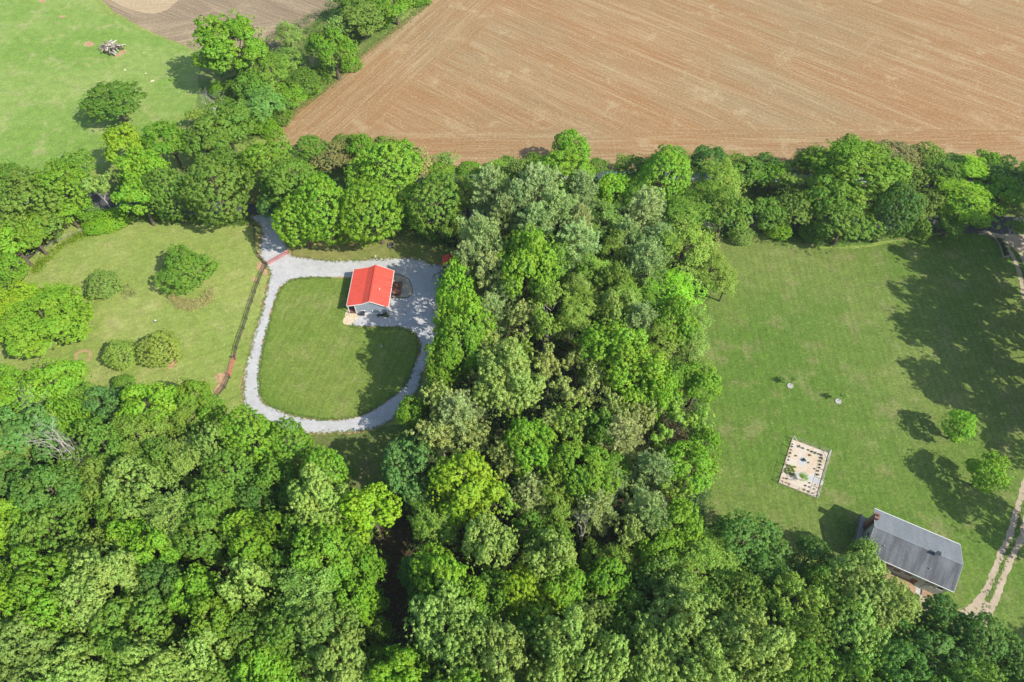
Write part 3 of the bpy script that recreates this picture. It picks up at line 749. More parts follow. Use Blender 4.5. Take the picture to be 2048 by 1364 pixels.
# tall trees just beyond the right edge whose shade lies on the lawn
for i, (X, Y, r, h, k, c) in enumerate(((122.5,111,6,21,'O','mi'), (118,101,6,24,'O','br'), (113.5,91,6,25,'P','mi'), (109.5,81,6.5,26,'O','mi'), (105.5,71,6.5,26,'O','br'),
                                        (102,61.5,6,23,'O','mi'), (107,50,5.5,19,'O','mi'), (92,36.5,5.5,17,'O','de'), (94,17,5,14,'O','mi'), (127,113,6.5,23,'O','br'), (114,55,6,20,'O','mi'), (128,103,7,24,'O','mi'), (122,93,7,25,'O','br'), (118,83,7,25,'O','mi'), (114,72,7,25,'P','mi'), (111,62,6.5,23,'O','br'))):
    e = plant_tree(k, c, (X, Y, 0), r, h, seed=900+i)
    ALLTREES.append(('X', k, c, 3000-Y, e))
cnt = {}
for t in ALLTREES: cnt.setdefault((t[0], t[1], t[2]), []).append(t)
for (reg, k, c), L in cnt.items():
    L.sort(key=lambda t: t[3])
    for i, t in enumerate(L):
        e = t[4]; col = LEAF[c][0]; kd = KIND[k][1]; n = len(L)
        cn = '' if k == 'D' else col+' '
        if reg == 'X':
            lab = f'{cn}{kd} shading the right lawn, {ORD[i] or "first"} from the road side' if n > 1 else f'{cn}{kd} shading the right lawn from beyond the edge'
        elif n == 1: lab = f'{cn}{kd} {REGION[reg][0]}'
        else:
            o = 'leftmost' if i == 0 else ('rightmost' if i == n-1 else ORD[i])
            lab = f'{o} {cn}{kd} {"" if o.endswith("most") else "from the left "}{REGION[reg][0]}'
        tag(e, lab, KIND[k][2], REGION[reg][1])

# ------------------------------------------------------------------ undergrowth and rough grass (nobody could count it)
def in_poly(pts, poly):
    x, y = pts[:, 0], pts[:, 1]; ins = np.zeros(len(pts), bool); n = len(poly)
    for i in range(n):
        x1, y1 = poly[i]; x2, y2 = poly[(i+1) % n]
        c = ((y1 > y) != (y2 > y)) & (x < (x2-x1)*(y-y1)/(y2-y1+1e-12)+x1)
        ins ^= c
    return ins
def scatter(name, label, px, n, per, hmax, size, col, spread=.55, mat='under_leaf', holes=()):
    poly = [tuple(G(*p).xy) for p in px]; a = np.array(poly)
    pts = NR.uniform(a.min(0), a.max(0), (n*4, 2)); pts = pts[in_poly(pts, poly)]
    for hpx in holes:
        pts = pts[~in_poly(pts, [tuple(G(*p).xy) for p in hpx])]
    pts = pts[:n]
    h = NR.uniform(.25, 1, len(pts))**1.5*hmax
    C = np.column_stack([pts, h*.6])
    P = np.repeat(C, per, 0) + NR.normal(size=(len(C)*per, 3))*np.array([spread, spread, .35])*np.repeat(.5+h/hmax, per)[:, None]
    P[:, 2] = np.clip(P[:, 2], .06, None)
    N = np.tile(np.array([0, 0, 1.]), (len(P), 1))
    me = leaf_mesh(name, P, N, *size, M[mat], .6)
    o = mesh_obj(name, me); o.color = (*col, 1)
    return tag(o, label, None, None, 'stuff')
GAP = [(760,1000),(830,1000),(835,1080),(830,1180),(815,1250),(770,1290),(735,1290),(760,1200),(770,1100)]
scatter('undergrowth', 'dark leafy undergrowth beneath the central and bottom woods', WOOD_C, 3600, 22, 5.0, (.42,.28), (.10,.185,.03), .9, holes=(GAP,))
scatter('undergrowth', 'dark leafy undergrowth beneath the lower-left wood', WOOD_L, 1800, 22, 4.5, (.42,.28), (.09,.175,.026), .9, holes=(GAP,))
scatter('undergrowth', 'low scrub beneath the trees at the left edge', WOOD_E, 260, 20, 1.6, (.42,.28), (.07,.15,.02), .7)
scatter('rough_grass', 'rough grass and scrub under the road-side trees', [(-100,420),(200,436),(420,446),(498,450),(498,436),(250,426),(-100,412)], 420, 18, .9, (.34,.2), (.12,.22,.02), .6)
scatter('rough_grass', 'rough scrub under the road-side trees on the right', [(600,462),(830,478),(905,495),(1000,470),(1230,455),(1430,482),(1560,484),(1700,488),(1850,466),(1930,458),(1930,462),(1400,452),(900,446),(600,440)], 900, 18, 1.1, (.34,.22), (.08,.16,.02), .6)
scatter('rough_grass', 'rough scrub along the ploughed field edge', [(620,322),(900,350),(1300,346),(1800,342),(2100,350),(2100,430),(1300,425),(900,415),(620,400)], 1100, 20, 1.7, (.38,.25), (.075,.15,.025), .7,
        holes=([(600,338),(850,346),(1180,341),(1550,346),(2200,364),(2200,388),(1550,366),(1180,361),(850,368),(600,350)],))
scatter('rough_grass', 'rough scrub along the diagonal hedgerow', [(440,140),(540,75),(690,-10),(830,-20),(770,45),(660,145),(560,225),(500,290),(420,300),(430,220)], 800, 20, 1.7, (.38,.25), (.09,.18,.022), .7)
scatter('rough_grass', 'bright tall grass along the left wire fence', [(60,540),(100,505),(150,470),(200,455),(260,450),(235,462),(180,470),(120,500),(75,545)], 260, 20, .7, (.34,.16), (.20,.30,.012), .45)
scatter('rough_grass', 'scrub at the edge of the right lawn by the woods', [(1395,960),(1415,1000),(1385,1040),(1480,1120),(1600,1150),(1660,1170),(1600,1185),(1480,1150),(1370,1060)], 260, 20, 1.4, (.4,.26), (.06,.13,.018), .7)

def fringe(name, label, line, n, off, size, col):
    """tufts of grass creeping over an edge"""
    k = NR.integers(0, len(line)-1, n); f = NR.random((n, 1)); a = np.array([p[:] for p in line])
    C = a[k]*(1-f)+a[k+1]*f + np.column_stack([NR.normal(size=(n, 2))*off, np.full(n, .07)])
    P = np.repeat(C, 7, 0)+NR.normal(size=(n*7, 3))*np.array([.10,.10,.03]); P[:, 2] = np.clip(P[:, 2], .05, None)
    o = mesh_obj(name, leaf_mesh(name, P, np.tile([[0,0,1.]], (len(P),1)), *size, M['under_leaf'], .5)); o.color = (*col, 1)
    return tag(o, label, None, None, 'stuff')
fringe('edge_grass', 'grass tufts creeping over the inner edge of the drive loop', smooth_line([G(*p) for p in LOOP[:28]], .5), 1500, .22, (.22,.09), (.13,.20,.03))
fringe('edge_grass', 'grass tufts creeping over the outer edge of the drive', smooth_line([G(*p) for p in DRIVE[34:]+DRIVE[:30]], .5), 1800, .25, (.22,.09), (.19,.24,.05))
fringe('edge_grass', 'grass tufts along the edge of the ploughed field', smooth_line([G(*p) for p in ((545,268),(600,215),(650,178),(720,112),(800,50),(860,2))], .5), 1800, .7, (.3,.14), (.20,.25,.06))
fringe('edge_grass', 'grass tufts between and beside the wheel tracks', smooth_line([(G(*a)+G(*b))/2 for a, b in zip(tl, tr)], .5), 600, .30, (.20,.09), (.14,.21,.035))

# ------------------------------------------------------------------ building materials
def siding(name, col, pitch=.2):
    t = NT(name); w = t.n('ShaderNodeTexWave', wave_type='BANDS', bands_direction='Z', wave_profile='SAW')
    w.inputs['Scale'].default_value = 1/(pitch*6.283)*3.1416*2; t.l(t.position(), w.inputs['Vector'])
    c = t.value(col, t.noise(.9, 4, .6), .88, 1.08)
    t.bump(w.outputs[0], .5, .03); return t.out(c, .6, .3)
def roof_metal(name, col):
    t = NT(name); c = t.value(col, t.ramp(t.noise(.6, 4, .6), .3, .7), .93, 1.06)
    vm = t.n('ShaderNodeVectorMath', operation='MULTIPLY'); vm.inputs[1].default_value = (.25, 3.0, .25); t.l(t.position(), vm.inputs[0])
    c = t.mix(t.math('MULTIPLY', t.ramp(t.noise(1., 5, .7, vec=vm.outputs[0]), .45, .75), .38), c, (col[0]*.92, col[1]*2.1, col[2]*2.2))
    return t.out(c, .42, .35)
def shingle(name, a, b, ang):
    t = NT(name)
    vr = t.n('ShaderNodeVectorRotate', rotation_type='Z_AXIS'); vr.inputs['Angle'].default_value = -ang; t.l(t.position(), vr.inputs['Vector'])
    vm = t.n('ShaderNodeVectorMath', operation='MULTIPLY'); vm.inputs[1].default_value = (.9, .10, .2); t.l(vr.outputs[0], vm.inputs[0])
    c = t.mix(t.ramp(t.noise(1., 5, .65, vec=vm.outputs[0]), .38, .66), a, b)
    vb = t.n('ShaderNodeVectorMath', operation='MULTIPLY'); vb.inputs[1].default_value = (3., 7., 5.); t.l(vr.outputs[0], vb.inputs[0])
    g = t.noise(1., 4, .8, vec=vb.outputs[0])
    c = t.value(c, t.ramp(g, .3, .7), .80, 1.16); t.bump(g, .5, .02)
    return t.out(c, .9, .2)
HY = -0.471
M['red_roof'] = roof_metal('red_metal_roof', (.62,.075,.050))
M['red_seam'] = roof_metal('red_roof_seam', (.60,.12,.075))
M['cabin_wall'] = siding('grey_blue_siding', (.36,.41,.47))
M['white'] = plain('white_paint', (.74,.74,.72), .5, .06, 2.)
M['deck_wood'] = plain('brown_deck', (.19,.085,.055), .8, .3, 3.)
M['black_wood'] = plain('black_fence_paint', (.075,.062,.052), .75, .35, 3.)
M['weathered_wood'] = plain('weathered_post', (.33,.27,.20), .9, .3, 3.)  # the wood's own grey-brown, for posts, edging boards, logs and timbers
M['gate_red'] = plain('red_gate_paint', (.52,.13,.11), .5, .15, 3.)
M['dark'] = plain('dark_metal', (.035,.037,.04), .5, .2, 4.)
M['steel'] = plain('grey_steel', (.42,.43,.44), .45, .12, 3.)
M['glass'] = plain('window_glass', (.02,.025,.03), .08, .1, 1., .6)
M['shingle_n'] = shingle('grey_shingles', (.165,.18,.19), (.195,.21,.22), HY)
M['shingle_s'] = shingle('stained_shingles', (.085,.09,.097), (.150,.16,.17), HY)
M['house_wall'] = siding('beige_siding', (.47,.47,.42))
M['brick'] = plain('chimney_brick', (.22,.12,.085), .9, .35, 4.)
M['concrete'] = plain('concrete', (.42,.42,.40), .9, .15, 1.5)
M['tan_wood'] = plain('tan_boards', (.36,.24,.14), .8, .2, 2.)
M['grey_wood'] = plain('grey_deck_boards', (.30,.29,.27), .85, .25, 3.)
M['stone'] = plain('pale_stone', (.40,.385,.35), .9, .25, 4.)
def flag_mat():
    t = NT('flagstone'); v = t.n('ShaderNodeTexVoronoi', feature='DISTANCE_TO_EDGE'); v.inputs['Scale'].default_value = 1.5; t.l(t.position(), v.inputs['Vector'])
    c = t.mix(t.ramp(v.outputs[0], .02, .08), (.42,.30,.18), (.60,.50,.35)); c = t.value(c, t.noise(2.5, 4), .85, 1.12)
    t.bump(t.ramp(v.outputs[0], .0, .06), .6, .03); return t.out(c, .9, .15)
M['flag'] = flag_mat()
M['fire_stone'] = plain('sooty_stone', (.11,.105,.10), .9, .3, 4.)
def bed_mat():
    t = NT('garden_soil'); c = t.mix(t.ramp(t.noise(.35, 4, .6), .4, .6), (.50,.40,.28), (.52,.46,.38)); c = t.mix(t.math('MULTIPLY', t.ramp(t.noise(.9, 5, .7), .56, .66), .6), c, (.46,.30,.17))
    c = t.value(c, t.ramp(t.noise(6., 5, .8), .3, .7), .78, 1.16); t.bump(t.noise(7., 4), .5, .05); return t.out(c, .97, .05)
M['garden_soil'] = bed_mat()

# ------------------------------------------------------------------ red-roofed cabin
cab = empty('red_roof_cabin', (-29.307, 92.323, 0), -.02)
tag(cab, 'small grey cabin with bright red metal roof and white trim beside the gravel loop', 'cabin')
L2 = 5.0; WF = 4.82
def roofz(x):
    if x >= 0: return 4.497-(4.497-2.689)*x/3.655
    if x >= -1.725: return 4.497+(4.497-3.629)*x/1.725
    return 3.629+(3.629-2.867)*(x+1.725)/(5.017-1.725)
def xz_prism(mb, prof, y0, y1):
    k = len(mb.v); n = len(prof)
    for y in (y0, y1):
        for p in prof: mb.v.append((p[0], y, p[1]))
    mb.f.append(tuple(k+i for i in range(n))); mb.f.append(tuple(k+n+i for i in reversed(range(n))))
    for i in range(n):
        j = (i+1) % n; mb.f.append((k+j, k+i, k+n+i, k+n+j))
    return mb
prof = [(-3.4,.0),(3.2,.0),(3.2,roofz(3.2)-.12),(0,roofz(0)-.12),(-1.725,roofz(-1.725)-.12),(-3.4,roofz(-3.4)-.12)]
for s in (-1, 1):
    y0, y1 = sorted((s*WF, s*(WF-.15)))
    xz_prism(MB(), prof, y0, y1).build('wall', M['cabin_wall'], cab)
MB().box((-3.325,0,(roofz(-3.4)-.14)/2), (.15, 2*WF-.31, roofz(-3.4)-.14)).build('wall', M['cabin_wall'], cab)
MB().box((3.125,0,(roofz(3.2)-.14)/2), (.15, 2*WF-.31, roofz(3.2)-.14)).build('wall', M['cabin_wall'], cab)
segs = [(0, 3.655), (-1.725, 0), (-5.017, -1.725)]
for xa, xb in segs:
    za, zb_ = roofz(xa), roofz(xb); mb = MB()
    xz_prism(mb, [(xa,za-.10),(xb,zb_-.10),(xb,zb_),(xa,za)], -L2, L2)
    rp = mb.build('roof_panel', M['red_roof'], cab)
    mb = MB(); y = -L2+.02
    while y < L2:
        mb.bar((xa+.02, y, za+.03), (xb-.02, y, zb_+.03), .06, .06); y += .6
    mb.build('standing_seams', M['red_seam'], rp)
MB().bar((0,-L2-.02,4.52),(0,L2+.02,4.52), .32, .05).build('ridge_cap', M['red_roof'], cab)
for s in (-1, 1):
    mb = MB()
    for xa, xb in segs: mb.bar((xa, s*(L2+.03), roofz(xa)-.10), (xb, s*(L2+.03), roofz(xb)-.10), .05, .20)
    mb.build('gable_trim', M['white'], cab)
MB().bar((3.70,-L2,2.60),(3.70,L2,2.60), .09, .14).build('gutter', M['white'], cab)
MB().bar((-5.06,-L2,2.78),(-5.06,L2,2.78), .09, .14).build('gutter', M['white'], cab)
MB().box((-.1,-WF-.03,.22), (6.6,.05,.44)).build('base_band', M['white'], cab)
for x in (-3.42, 3.22): MB().box((x,-WF-.025,1.4), (.14,.05,2.75)).build('corner_trim', M['white'], cab)
for x in (-1.6, .1, 1.7): MB().box((x,-WF-.08,1.15), (.14,.16,.18)).build('wall_lamp', M['white'], cab)
for x in (-1.9,): 
    w = MB().box((x,-WF-.02,.75), (.9,.05,.6)).build('window', M['glass'], cab); MB().box((x,-WF-.03,1.09),(1.04,.07,.08)).build('window_head', M['white'], w)
for y in (-3.0, 2.6):
    w = MB().box((3.22,y,1.5), (.05,1.0,1.1)).build('window', M['glass'], cab); MB().box((3.235,y,2.1),(.08,1.15,.09)).build('window_frame', M['white'], w)
d = MB().box((3.22,-.1,1.35), (.06,.95,2.0)).build('door', M['white'], cab); MB().box((3.28,.28,1.3),(.08,.05,.12)).build('handle', M['dark'], d)
mb = MB(); 
for i in range(11): mb.box((-3.47-.145*(i+.5), 0, .36), (.135, 2*WF, .06))
mb.build('porch_floor', M['deck_wood'], cab)
MB().box((-4.25,0,.16), (1.5, 2*WF-.1, .32)).build('porch_base', M['dark'], cab)
for y in (-WF+.08, -1.6, 1.6, WF-.08): MB().box((-4.93,y,1.6), (.14,.14,2.46)).build('porch_post', M['white'], cab)
MB().bar((-4.93,-WF,2.76),(-4.93,WF,2.76), .12, .18).build('porch_beam', M['white'], cab)
MB().tube([(1.55,-1.2,3.2),(1.55,-1.2,4.15)], [.07,.07], 8).build('vent_pipe', M['white'], cab)

dk = empty('back_deck', (-25.0, 94.25, 0), -.02)
tag(dk, 'low dark brown wooden deck against the right side of the red-roofed cabin', 'deck')
mb = MB()
for i in range(24): mb.box((0, -1.68+.1435*(i+.5), .42), (2.1,.132,.05))
mb.build('boards', M['deck_wood'], dk)
MB().box((0,0,.2), (1.95,3.25,.38)).build('frame', M['dark'], dk)
for x, y in ((-.95,-1.6),(.98,-1.6),(.98,0),(.98,1.6),(-.95,1.6)): MB().box((x,y,.75),(.09,.09,.62)).build('rail_post', M['deck_wood'], dk)
MB().bar((.98,-1.65,1.08),(.98,1.65,1.08), .1,.05).build('rail', M['deck_wood'], dk)
MB().box((0.3,-1.9,.12),(1.2,.35,.24)).build('step', M['deck_wood'], dk)

BEDP = [(786,548),(800,549),(808,551),(817,558),(823,570),(826,583),(825,590),(820,595),(783,596),(783,570)]
sheet('pebble_bed', BEDP, .030, M['bed_stone'], .05, .4)
e = empty('bed_edging', (0,0,0)); tag(e, 'curved dark timber edging round the pebble bed beside the deck', 'edging')
ln = smooth_line([G(*p) for p in BEDP[:9]], .5)
for i in range(0, len(ln)-3, 3):
    MB().bar(ln[i]+Vector((0,0,.06)), ln[min(i+3, len(ln)-1)]+Vector((0,0,.06)), .09, .12).build('edging_timber', M['dark'], e)
sheet('flagstone_patio', [(694,621),(701,624),(716,629),(717,633),(712,640),(704,647),(697,650),(689,648),(686,642),(690,634)], .036, M['flag'], .06, .3)

def small_bush(name, label, p, r, h, col, cat='bush', group=None):
    o = plant_tree('B', 'mi', (p.x, p.y, 0), r, h); o.name = name
    for ch in o.children:
        if ch.name.startswith('crown'): ch.color = (*col, 1)
    return tag(o, label, cat, group)

ac = empty('heat_pump', tuple(G(764, 630)), 0); tag(ac, 'round dark heat pump unit at the right end of the cabin front', 'heat pump')
MB().tube([(0,0,.05),(0,0,.8)], [.42,.42], 16).build('casing', M['dark'], ac)
MB().tube([(0,0,.8),(0,0,.86)], [.36,.30], 16).build('fan_guard', M['steel'], ac)
MB().box((0,0,.03),(1.1,1.1,.06)).build('pad', M['concrete'], ac)
gr = empty('barbecue', tuple(G(725.5, 631)), 0); tag(gr, 'dark covered barbecue against the cabin front wall', 'barbecue')
MB().box((0,0,.55),(.95,.5,.5)).build('body', M['dark'], gr)
MB().tube([(-.45,0,.86),(.45,0,.86)], [.25,.25], 8).build('lid', M['dark'], gr)
for x in (-.4,.4):
    for y in (-.18,.18): MB().box((x,y,.16),(.06,.06,.32)).build('leg', M['steel'], gr)
small_bush('bush', 'small dark bush beside the heat pump at the cabin corner', G(773, 632), .55, .8, (.08,.15,.02))
small_bush('bush', 'tiny bush left of the heat pump', G(757, 632), .35, .5, (.09,.15,.03))

sh = empty('red_shed', tuple(G(899, 533)), 0); tag(sh, 'small red-roofed shed half hidden under the pines at the drive end', 'shed')
MB().box((0,0,1.05),(2.6,2.2,2.1)).build('wall', plain('shed_wall', (.30,.05,.045), .7), sh)
xz = MB(); xz_prism(xz, [(-1.5,2.05),(0,2.7),(1.5,2.05),(1.5,2.13),(0,2.78),(-1.5,2.13)], -1.3, 1.3); xz.build('roof', M['red_roof'], sh)
MB().box((0,-1.12,.95),(1.1,.05,1.8)).build('door', M['white'], sh)

# ------------------------------------------------------------------ grey-roofed house
ho = empty('grey_roof_house', (65.341, 36.056, 0), HY)
tag(ho, 'long beige house with grey shingle roof and brick chimney on the right lawn', 'house')
HL, HW, HE, HR = 13.6/2, 8.44/2, 4.5, 6.21
def hz(y): return HR-(HR-HE)*abs(y)/HW
def yz_prism(mb, prof, x0, x1):
    k = len(mb.v); n = len(prof)
    for x in (x0, x1):
        for p in prof: mb.v.append((x, p[0], p[1]))
    mb.f.append(tuple(k+i for i in reversed(range(n)))); mb.f.append(tuple(k+n+i for i in range(n)))
    for i in range(n):
        j = (i+1) % n; mb.f.append((k+i, k+j, k+n+j, k+n+i))
    return mb
wy = HW-.45
for s in (-1, 1):
    x0, x1 = sorted((s*(HL-.30), s*(HL-.48)))
    yz_prism(MB(), [(-wy,0),(wy,0),(wy,hz(wy)-.14),(0,HR-.14),(-wy,hz(wy)-.14)], x0, x1).build('wall', M['house_wall'], ho)
    MB().box((0, s*(wy-.09), (hz(wy)-.16)/2), (2*HL-.97, .18, hz(wy)-.16)).build('wall', M['house_wall'], ho)
for s, mt in ((1, 'shingle_n'), (-1, 'shingle_s')):
    yz_prism(MB(), [(0,HR-.12),(s*HW,HE-.12),(s*HW,HE),(0,HR)][::(-1 if s > 0 else -1)], -HL, HL).build('roof_slope', M[mt], ho)
    MB().bar((-HL, s*(HW+.04), HE-.07), (HL, s*(HW+.04), HE-.07), .08, .13).build('gutter', M['white'], ho)
MB().bar((-HL-.01,0,HR+.015),(HL+.01,0,HR+.015), .3, .04).build('ridge_cap', M['shingle_n'], ho)
for s in (-1, 1):
    mb = MB()
    for q in (-1, 1): mb.bar((s*(HL+.02), 0, HR-.08), (s*(HL+.02), q*HW, HE-.08), .04, .16)
    mb.build('gable_trim', M['concrete'], ho)
ch = MB().box((-HL+.05, 2.03, 3.15), (.62, .95, 6.3)).build('chimney', M['brick'], ho)
MB().box((-HL+.05,2.03,6.34),(.74,1.07,.10)).build('chimney_cap', M['brick'], ch); MB().tube([(-HL+.05,2.03,6.38),(-HL+.05,2.03,6.62)],[.16,.16],8).build('flue', M['dark'], ch)
c2 = MB().box((2.85,-.25,6.45), (.5,.5,1.0)).build('chimney', M['steel'], ho); MB().box((2.85,-.25,6.98),(.62,.62,.08)).build('chimney_cap', M['dark'], c2)
for x, y in ((-4.6,-2.2),(2.6,-2.55)): MB().tube([(x,y,hz(y)-.1),(x,y,hz(y)+.32)], [.06,.06], 8).build('vent_pipe', M['steel'], ho)
for x, w_, z in ((-4.9,1.5,3.0),(-2.6,1.4,3.0),(-1.0,1.0,2.6),(.6,1.0,3.0),(3.9,1.2,3.0),(5.5,.8,3.0)):
    w = MB().box((x,-wy-.01,z), (w_,.05,1.1)).build('window', M['glass'], ho)
    MB().box((x,-wy-.03,z-.6),(w_+.16,.08,.09)).build('window_sill', M['white'], w); MB().box((x,-wy-.025,z+.59),(w_+.16,.06,.08)).build('window_head', M['white'], w)
d = MB().box((2.0,-wy-.015,1.1), (.95,.06,2.1)).build('door', M['deck_wood'], ho); MB().box((2.35,-wy-.06,1.05),(.05,.08,.1)).build('handle', M['steel'], d)
d = MB().box((4.7,-wy-.015,1.1), (2.4,.06,2.1)).build('garage_door', M['grey_wood'], ho)
mb = MB()
for i in range(4): mb.box((4.7,-wy-.055,.30+.5*i),(2.3,.03,.42))
mb.build('door_panels', M['house_wall'], d)
for y in (-1.8, -.2): 
    w = MB().box((-HL+.285,y,2.9), (.05,.95,1.1)).build('window', M['glass'], ho); MB().box((-HL+.27,y,2.3),(.08,1.1,.08)).build('window_sill', M['white'], w)
# deck along the left gable
gd = empty('gable_deck', tuple((Matrix.Rotation(HY,3,'Z')@Vector((-HL-.55,-.1,0)))+Vector((65.341,36.056,0))), HY)
tag(gd, 'narrow grey railed deck along the left gable of the grey-roofed house', 'deck')
mb = MB()
for i in range(7): mb.box((-.42+.14*i,0,1.42),(.128,7.6,.05))
mb.build('boards', M['grey_wood'], gd)
for y in (-3.7,-2.2,-.7,.8,2.3,3.7): MB().box((-.5,y,1.2),(.1,.1,2.4)).build('rail_post', M['grey_wood'], gd)
MB().bar((-.5,-3.75,2.42),(-.5,3.75,2.42),.12,.06).build('rail', M['grey_wood'], gd)
mb = MB(); y = -3.6
while y < 3.7: mb.box((-.5,y,1.95),(.04,.04,.9)); y += .22
mb.build('balusters', M['deck_wood'], gd)
MB().box((-.5,0,1.47),(.05,7.4,.06)).build('lower_rail', M['grey_wood'], gd)
# entrance deck at the front
fd = empty('entrance_deck', tuple((Matrix.Rotation(HY,3,'Z')@Vector((-.6,-wy-.85,0)))+Vector((65.341,36.056,0))), HY)
tag(fd, 'brown wooden entrance deck with rails in front of the grey-roofed house', 'deck')
mb = MB()
for i in range(11): mb.box((0,-.75+.145*i,1.0),(4.6,.132,.05))
mb.build('boards', M['tan_wood'], fd)
for x in (-2.2,-1.1,0,1.1,2.2): MB().box((x,-.8,.98),(.09,.09,1.96)).build('rail_post', M['tan_wood'], fd)
for z in (1.45,1.94): MB().bar((-2.25,-.8,z),(2.25,-.8,z),.09,.06).build('rail', M['tan_wood'], fd)
mb = MB()
for i in range(5): mb.box((2.5+.26*i,0,.88-.19*i),(.28,1.2,.06))
mb.build('stair_treads', M['tan_wood'], fd)
sheet('concrete_pad', [(1828,1168),(1850,1170),(1866,1180),(1858,1195),(1838,1190),(1826,1182)], .018, M['concrete'], .03, .4, smooth=False)
pw = empty('wooden_platform', tuple(G(1858,1187)), HY); tag(pw, 'tan board platform lying by the garage door of the grey-roofed house', 'platform')
for i in range(8): MB().box((0,-.75+.21*i,.14),(2.3,.195,.06)).build('board', M['tan_wood'], pw)
MB().box((0,0,.05),(2.1,1.5,.1)).build('frame', M['deck_wood'], pw)

# ------------------------------------------------------------------ fences and gates
def rail_fence(name, label, px, spacing, hgt, mat, rails=(.35,.72,1.1), wires=False):
    line = [G(*p) for p in px]; f = empty(name, tuple(line[0])); o0 = line[0]
    tag(f, label, 'fence')
    dense = smooth_line(line, .25); tot = [0]
    for i in range(1, len(dense)): tot.append(tot[-1]+(dense[i]-dense[i-1]).length)
    n = max(1, round(tot[-1]/spacing)); posts = []
    for k in range(n+1):
        t = tot[-1]*k/n; i = min(range(len(tot)), key=lambda j: abs(tot[j]-t)); posts.append(dense[i]-o0)
    pm = None
    for p in posts:
        if pm is None:
            ob = MB().box((0,0,hgt/2+.04),(.13,.13,hgt+.08)).build('post', mat, f); pm = ob.data
        else: ob = mesh_obj('post', pm, None, f)
        ob.location = p
    for a, b in zip(posts, posts[1:]):
        for z in rails:
            if wires: MB().bar(a+Vector((0,0,z)), b+Vector((0,0,z)), .02, .02).build('wire', M['steel'], f)
            else: MB().bar(a+Vector((0,0,z)), b+Vector((0,0,z)), .045, .125).build('rail', mat, f)
    return f
rail_fence('rail_fence', 'black three-rail fence curving beside the drive entrance above the gate', [(508,453),(511,462),(510,475),(510,488),(512,499),(517,511),(526,522),(534,531)], 2.3, 1.2, M['black_wood'])
rail_fence('rail_fence', 'long straight black rail fence between the left yard and the drive', [(533,534),(529,543),(523,553),(518,567),(508,597),(499,622),(493,646),(487,662),(481,678),(476,693),(472,710),(471,717)], 2.35, 1.2, M['black_wood'])
rail_fence('rail_fence', 'short black rail fence running from the red walk gate into the trees', [(461,756),(457,768),(444,785),(430,801),(422,812),(405,830)], 2.35, 1.2, M['black_wood'])
rail_fence('wire_fence', 'old wire fence on grey wooden posts along the left yard edge', [(-20,575),(10,548),(41,527),(80,505),(122,482),(160,466),(232,458)], 5.5, 1.25, M['weathered_wood'], (.4,.75,1.1), True)
def gate(name, label, a, b, parts=1, hgt=1.15):
    A = G(*a); B = G(*b); g = empty(name, tuple(A)); tag(g, label, 'gate'); d = B-A
    for k in range(parts):
        p = d*(k/parts)+d.normalized()*.05; q = d*((k+1)/parts)-d.normalized()*.05
        mb = MB()
        for z in (.18, hgt): mb.tube([p+Vector((0,0,z)), q+Vector((0,0,z))], [.035,.035], 6)
        for r in (p, q): mb.tube([r+Vector((0,0,.18)), r+Vector((0,0,hgt))], [.035,.035], 6)
        fr = mb.build('gate_frame', M['gate_red'], g)
        for z in (.36,.52,.68,.84,1.0): MB().bar(p+Vector((0,0,z)), q+Vector((0,0,z)), .025, .035).build('gate_bar', M['gate_red'], fr)
        m = (p+q)/2
        for r in (m, p.lerp(q,.25), p.lerp(q,.75)): MB().bar(r+Vector((0,0,.18)), r+Vector((0,0,hgt)), .03, .05).build('gate_brace', M['gate_red'], fr)
    for r in (Vector((0,0,0)), d): MB().box(tuple(r+Vector((0,0,.7))),(.17,.17,1.4)).build('gate_post', M['gate_red'] if r.length > 0 else M['black_wood'], g)
    return g
gate('drive_gate', 'pale red double farm gate across the gravel drive entrance', (535,531), (577,508), 2)
gate('walk_gate', 'single red gate in the black fence beside the clay patch', (470,719), (461,752), 1)

# ------------------------------------------------------------------ fenced garden plot
GC = [(1584,878),(1658,906),(1633,996),(1557,966)]
sheet('garden_bed', GC, .014, M['garden_soil'], .03, .4, smooth=False)
sheet('gravel_ring', [(1598,918),(1606,914),(1614,918),(1615,926),(1608,931),(1599,928)], .022, M['gravel'], .06, .2)
sheet('gravel_path', [(1594,944),(1608,946),(1630,956),(1645,962),(1643,970),(1626,964),(1606,956),(1593,951)], .018, M['gravel'], .06, .2)
gf = empty('garden_fence', tuple(G(1607, 936))); tag(gf, 'thin wire fence on pale posts round the square garden plot', 'fence')
o0 = G(1607, 936); cor = [G(*p)-o0 for p in GC]
for i in range(4):
    a, b = cor[i], cor[(i+1) % 4]
    MB().bar(a+Vector((0,0,.07)), b+Vector((0,0,.07)), .09, .14).build('edging_board', M['weathered_wood'], gf)
    n = 5 if i % 2 else 4
    for k in range(n):
        p = a.lerp(b, k/n)
        MB().box(tuple(p+Vector((0,0,.62))), (.08,.08,1.24)).build('post', M['weathered_wood'] if k else M['white'], gf)
    for z in (.45,.85,1.2): MB().bar(a+Vector((0,0,z)), b+Vector((0,0,z)), .010, .010).build('wire', M['steel'], gf)
    for s, q in ((a, b), (b, a)):
        MB().bar(s+Vector((0,0,1.15)), s.lerp(q, .14)+Vector((0,0,.1)), .05, .05).build('brace', M['white'] if i in (0,1) else M['weathered_wood'], gf)
    MB().bar(a+Vector((0,0,1.24)), b+Vector((0,0,1.24)), .022, .022).build('top_rail', M['white'] if i == 1 else M['weathered_wood'], gf)

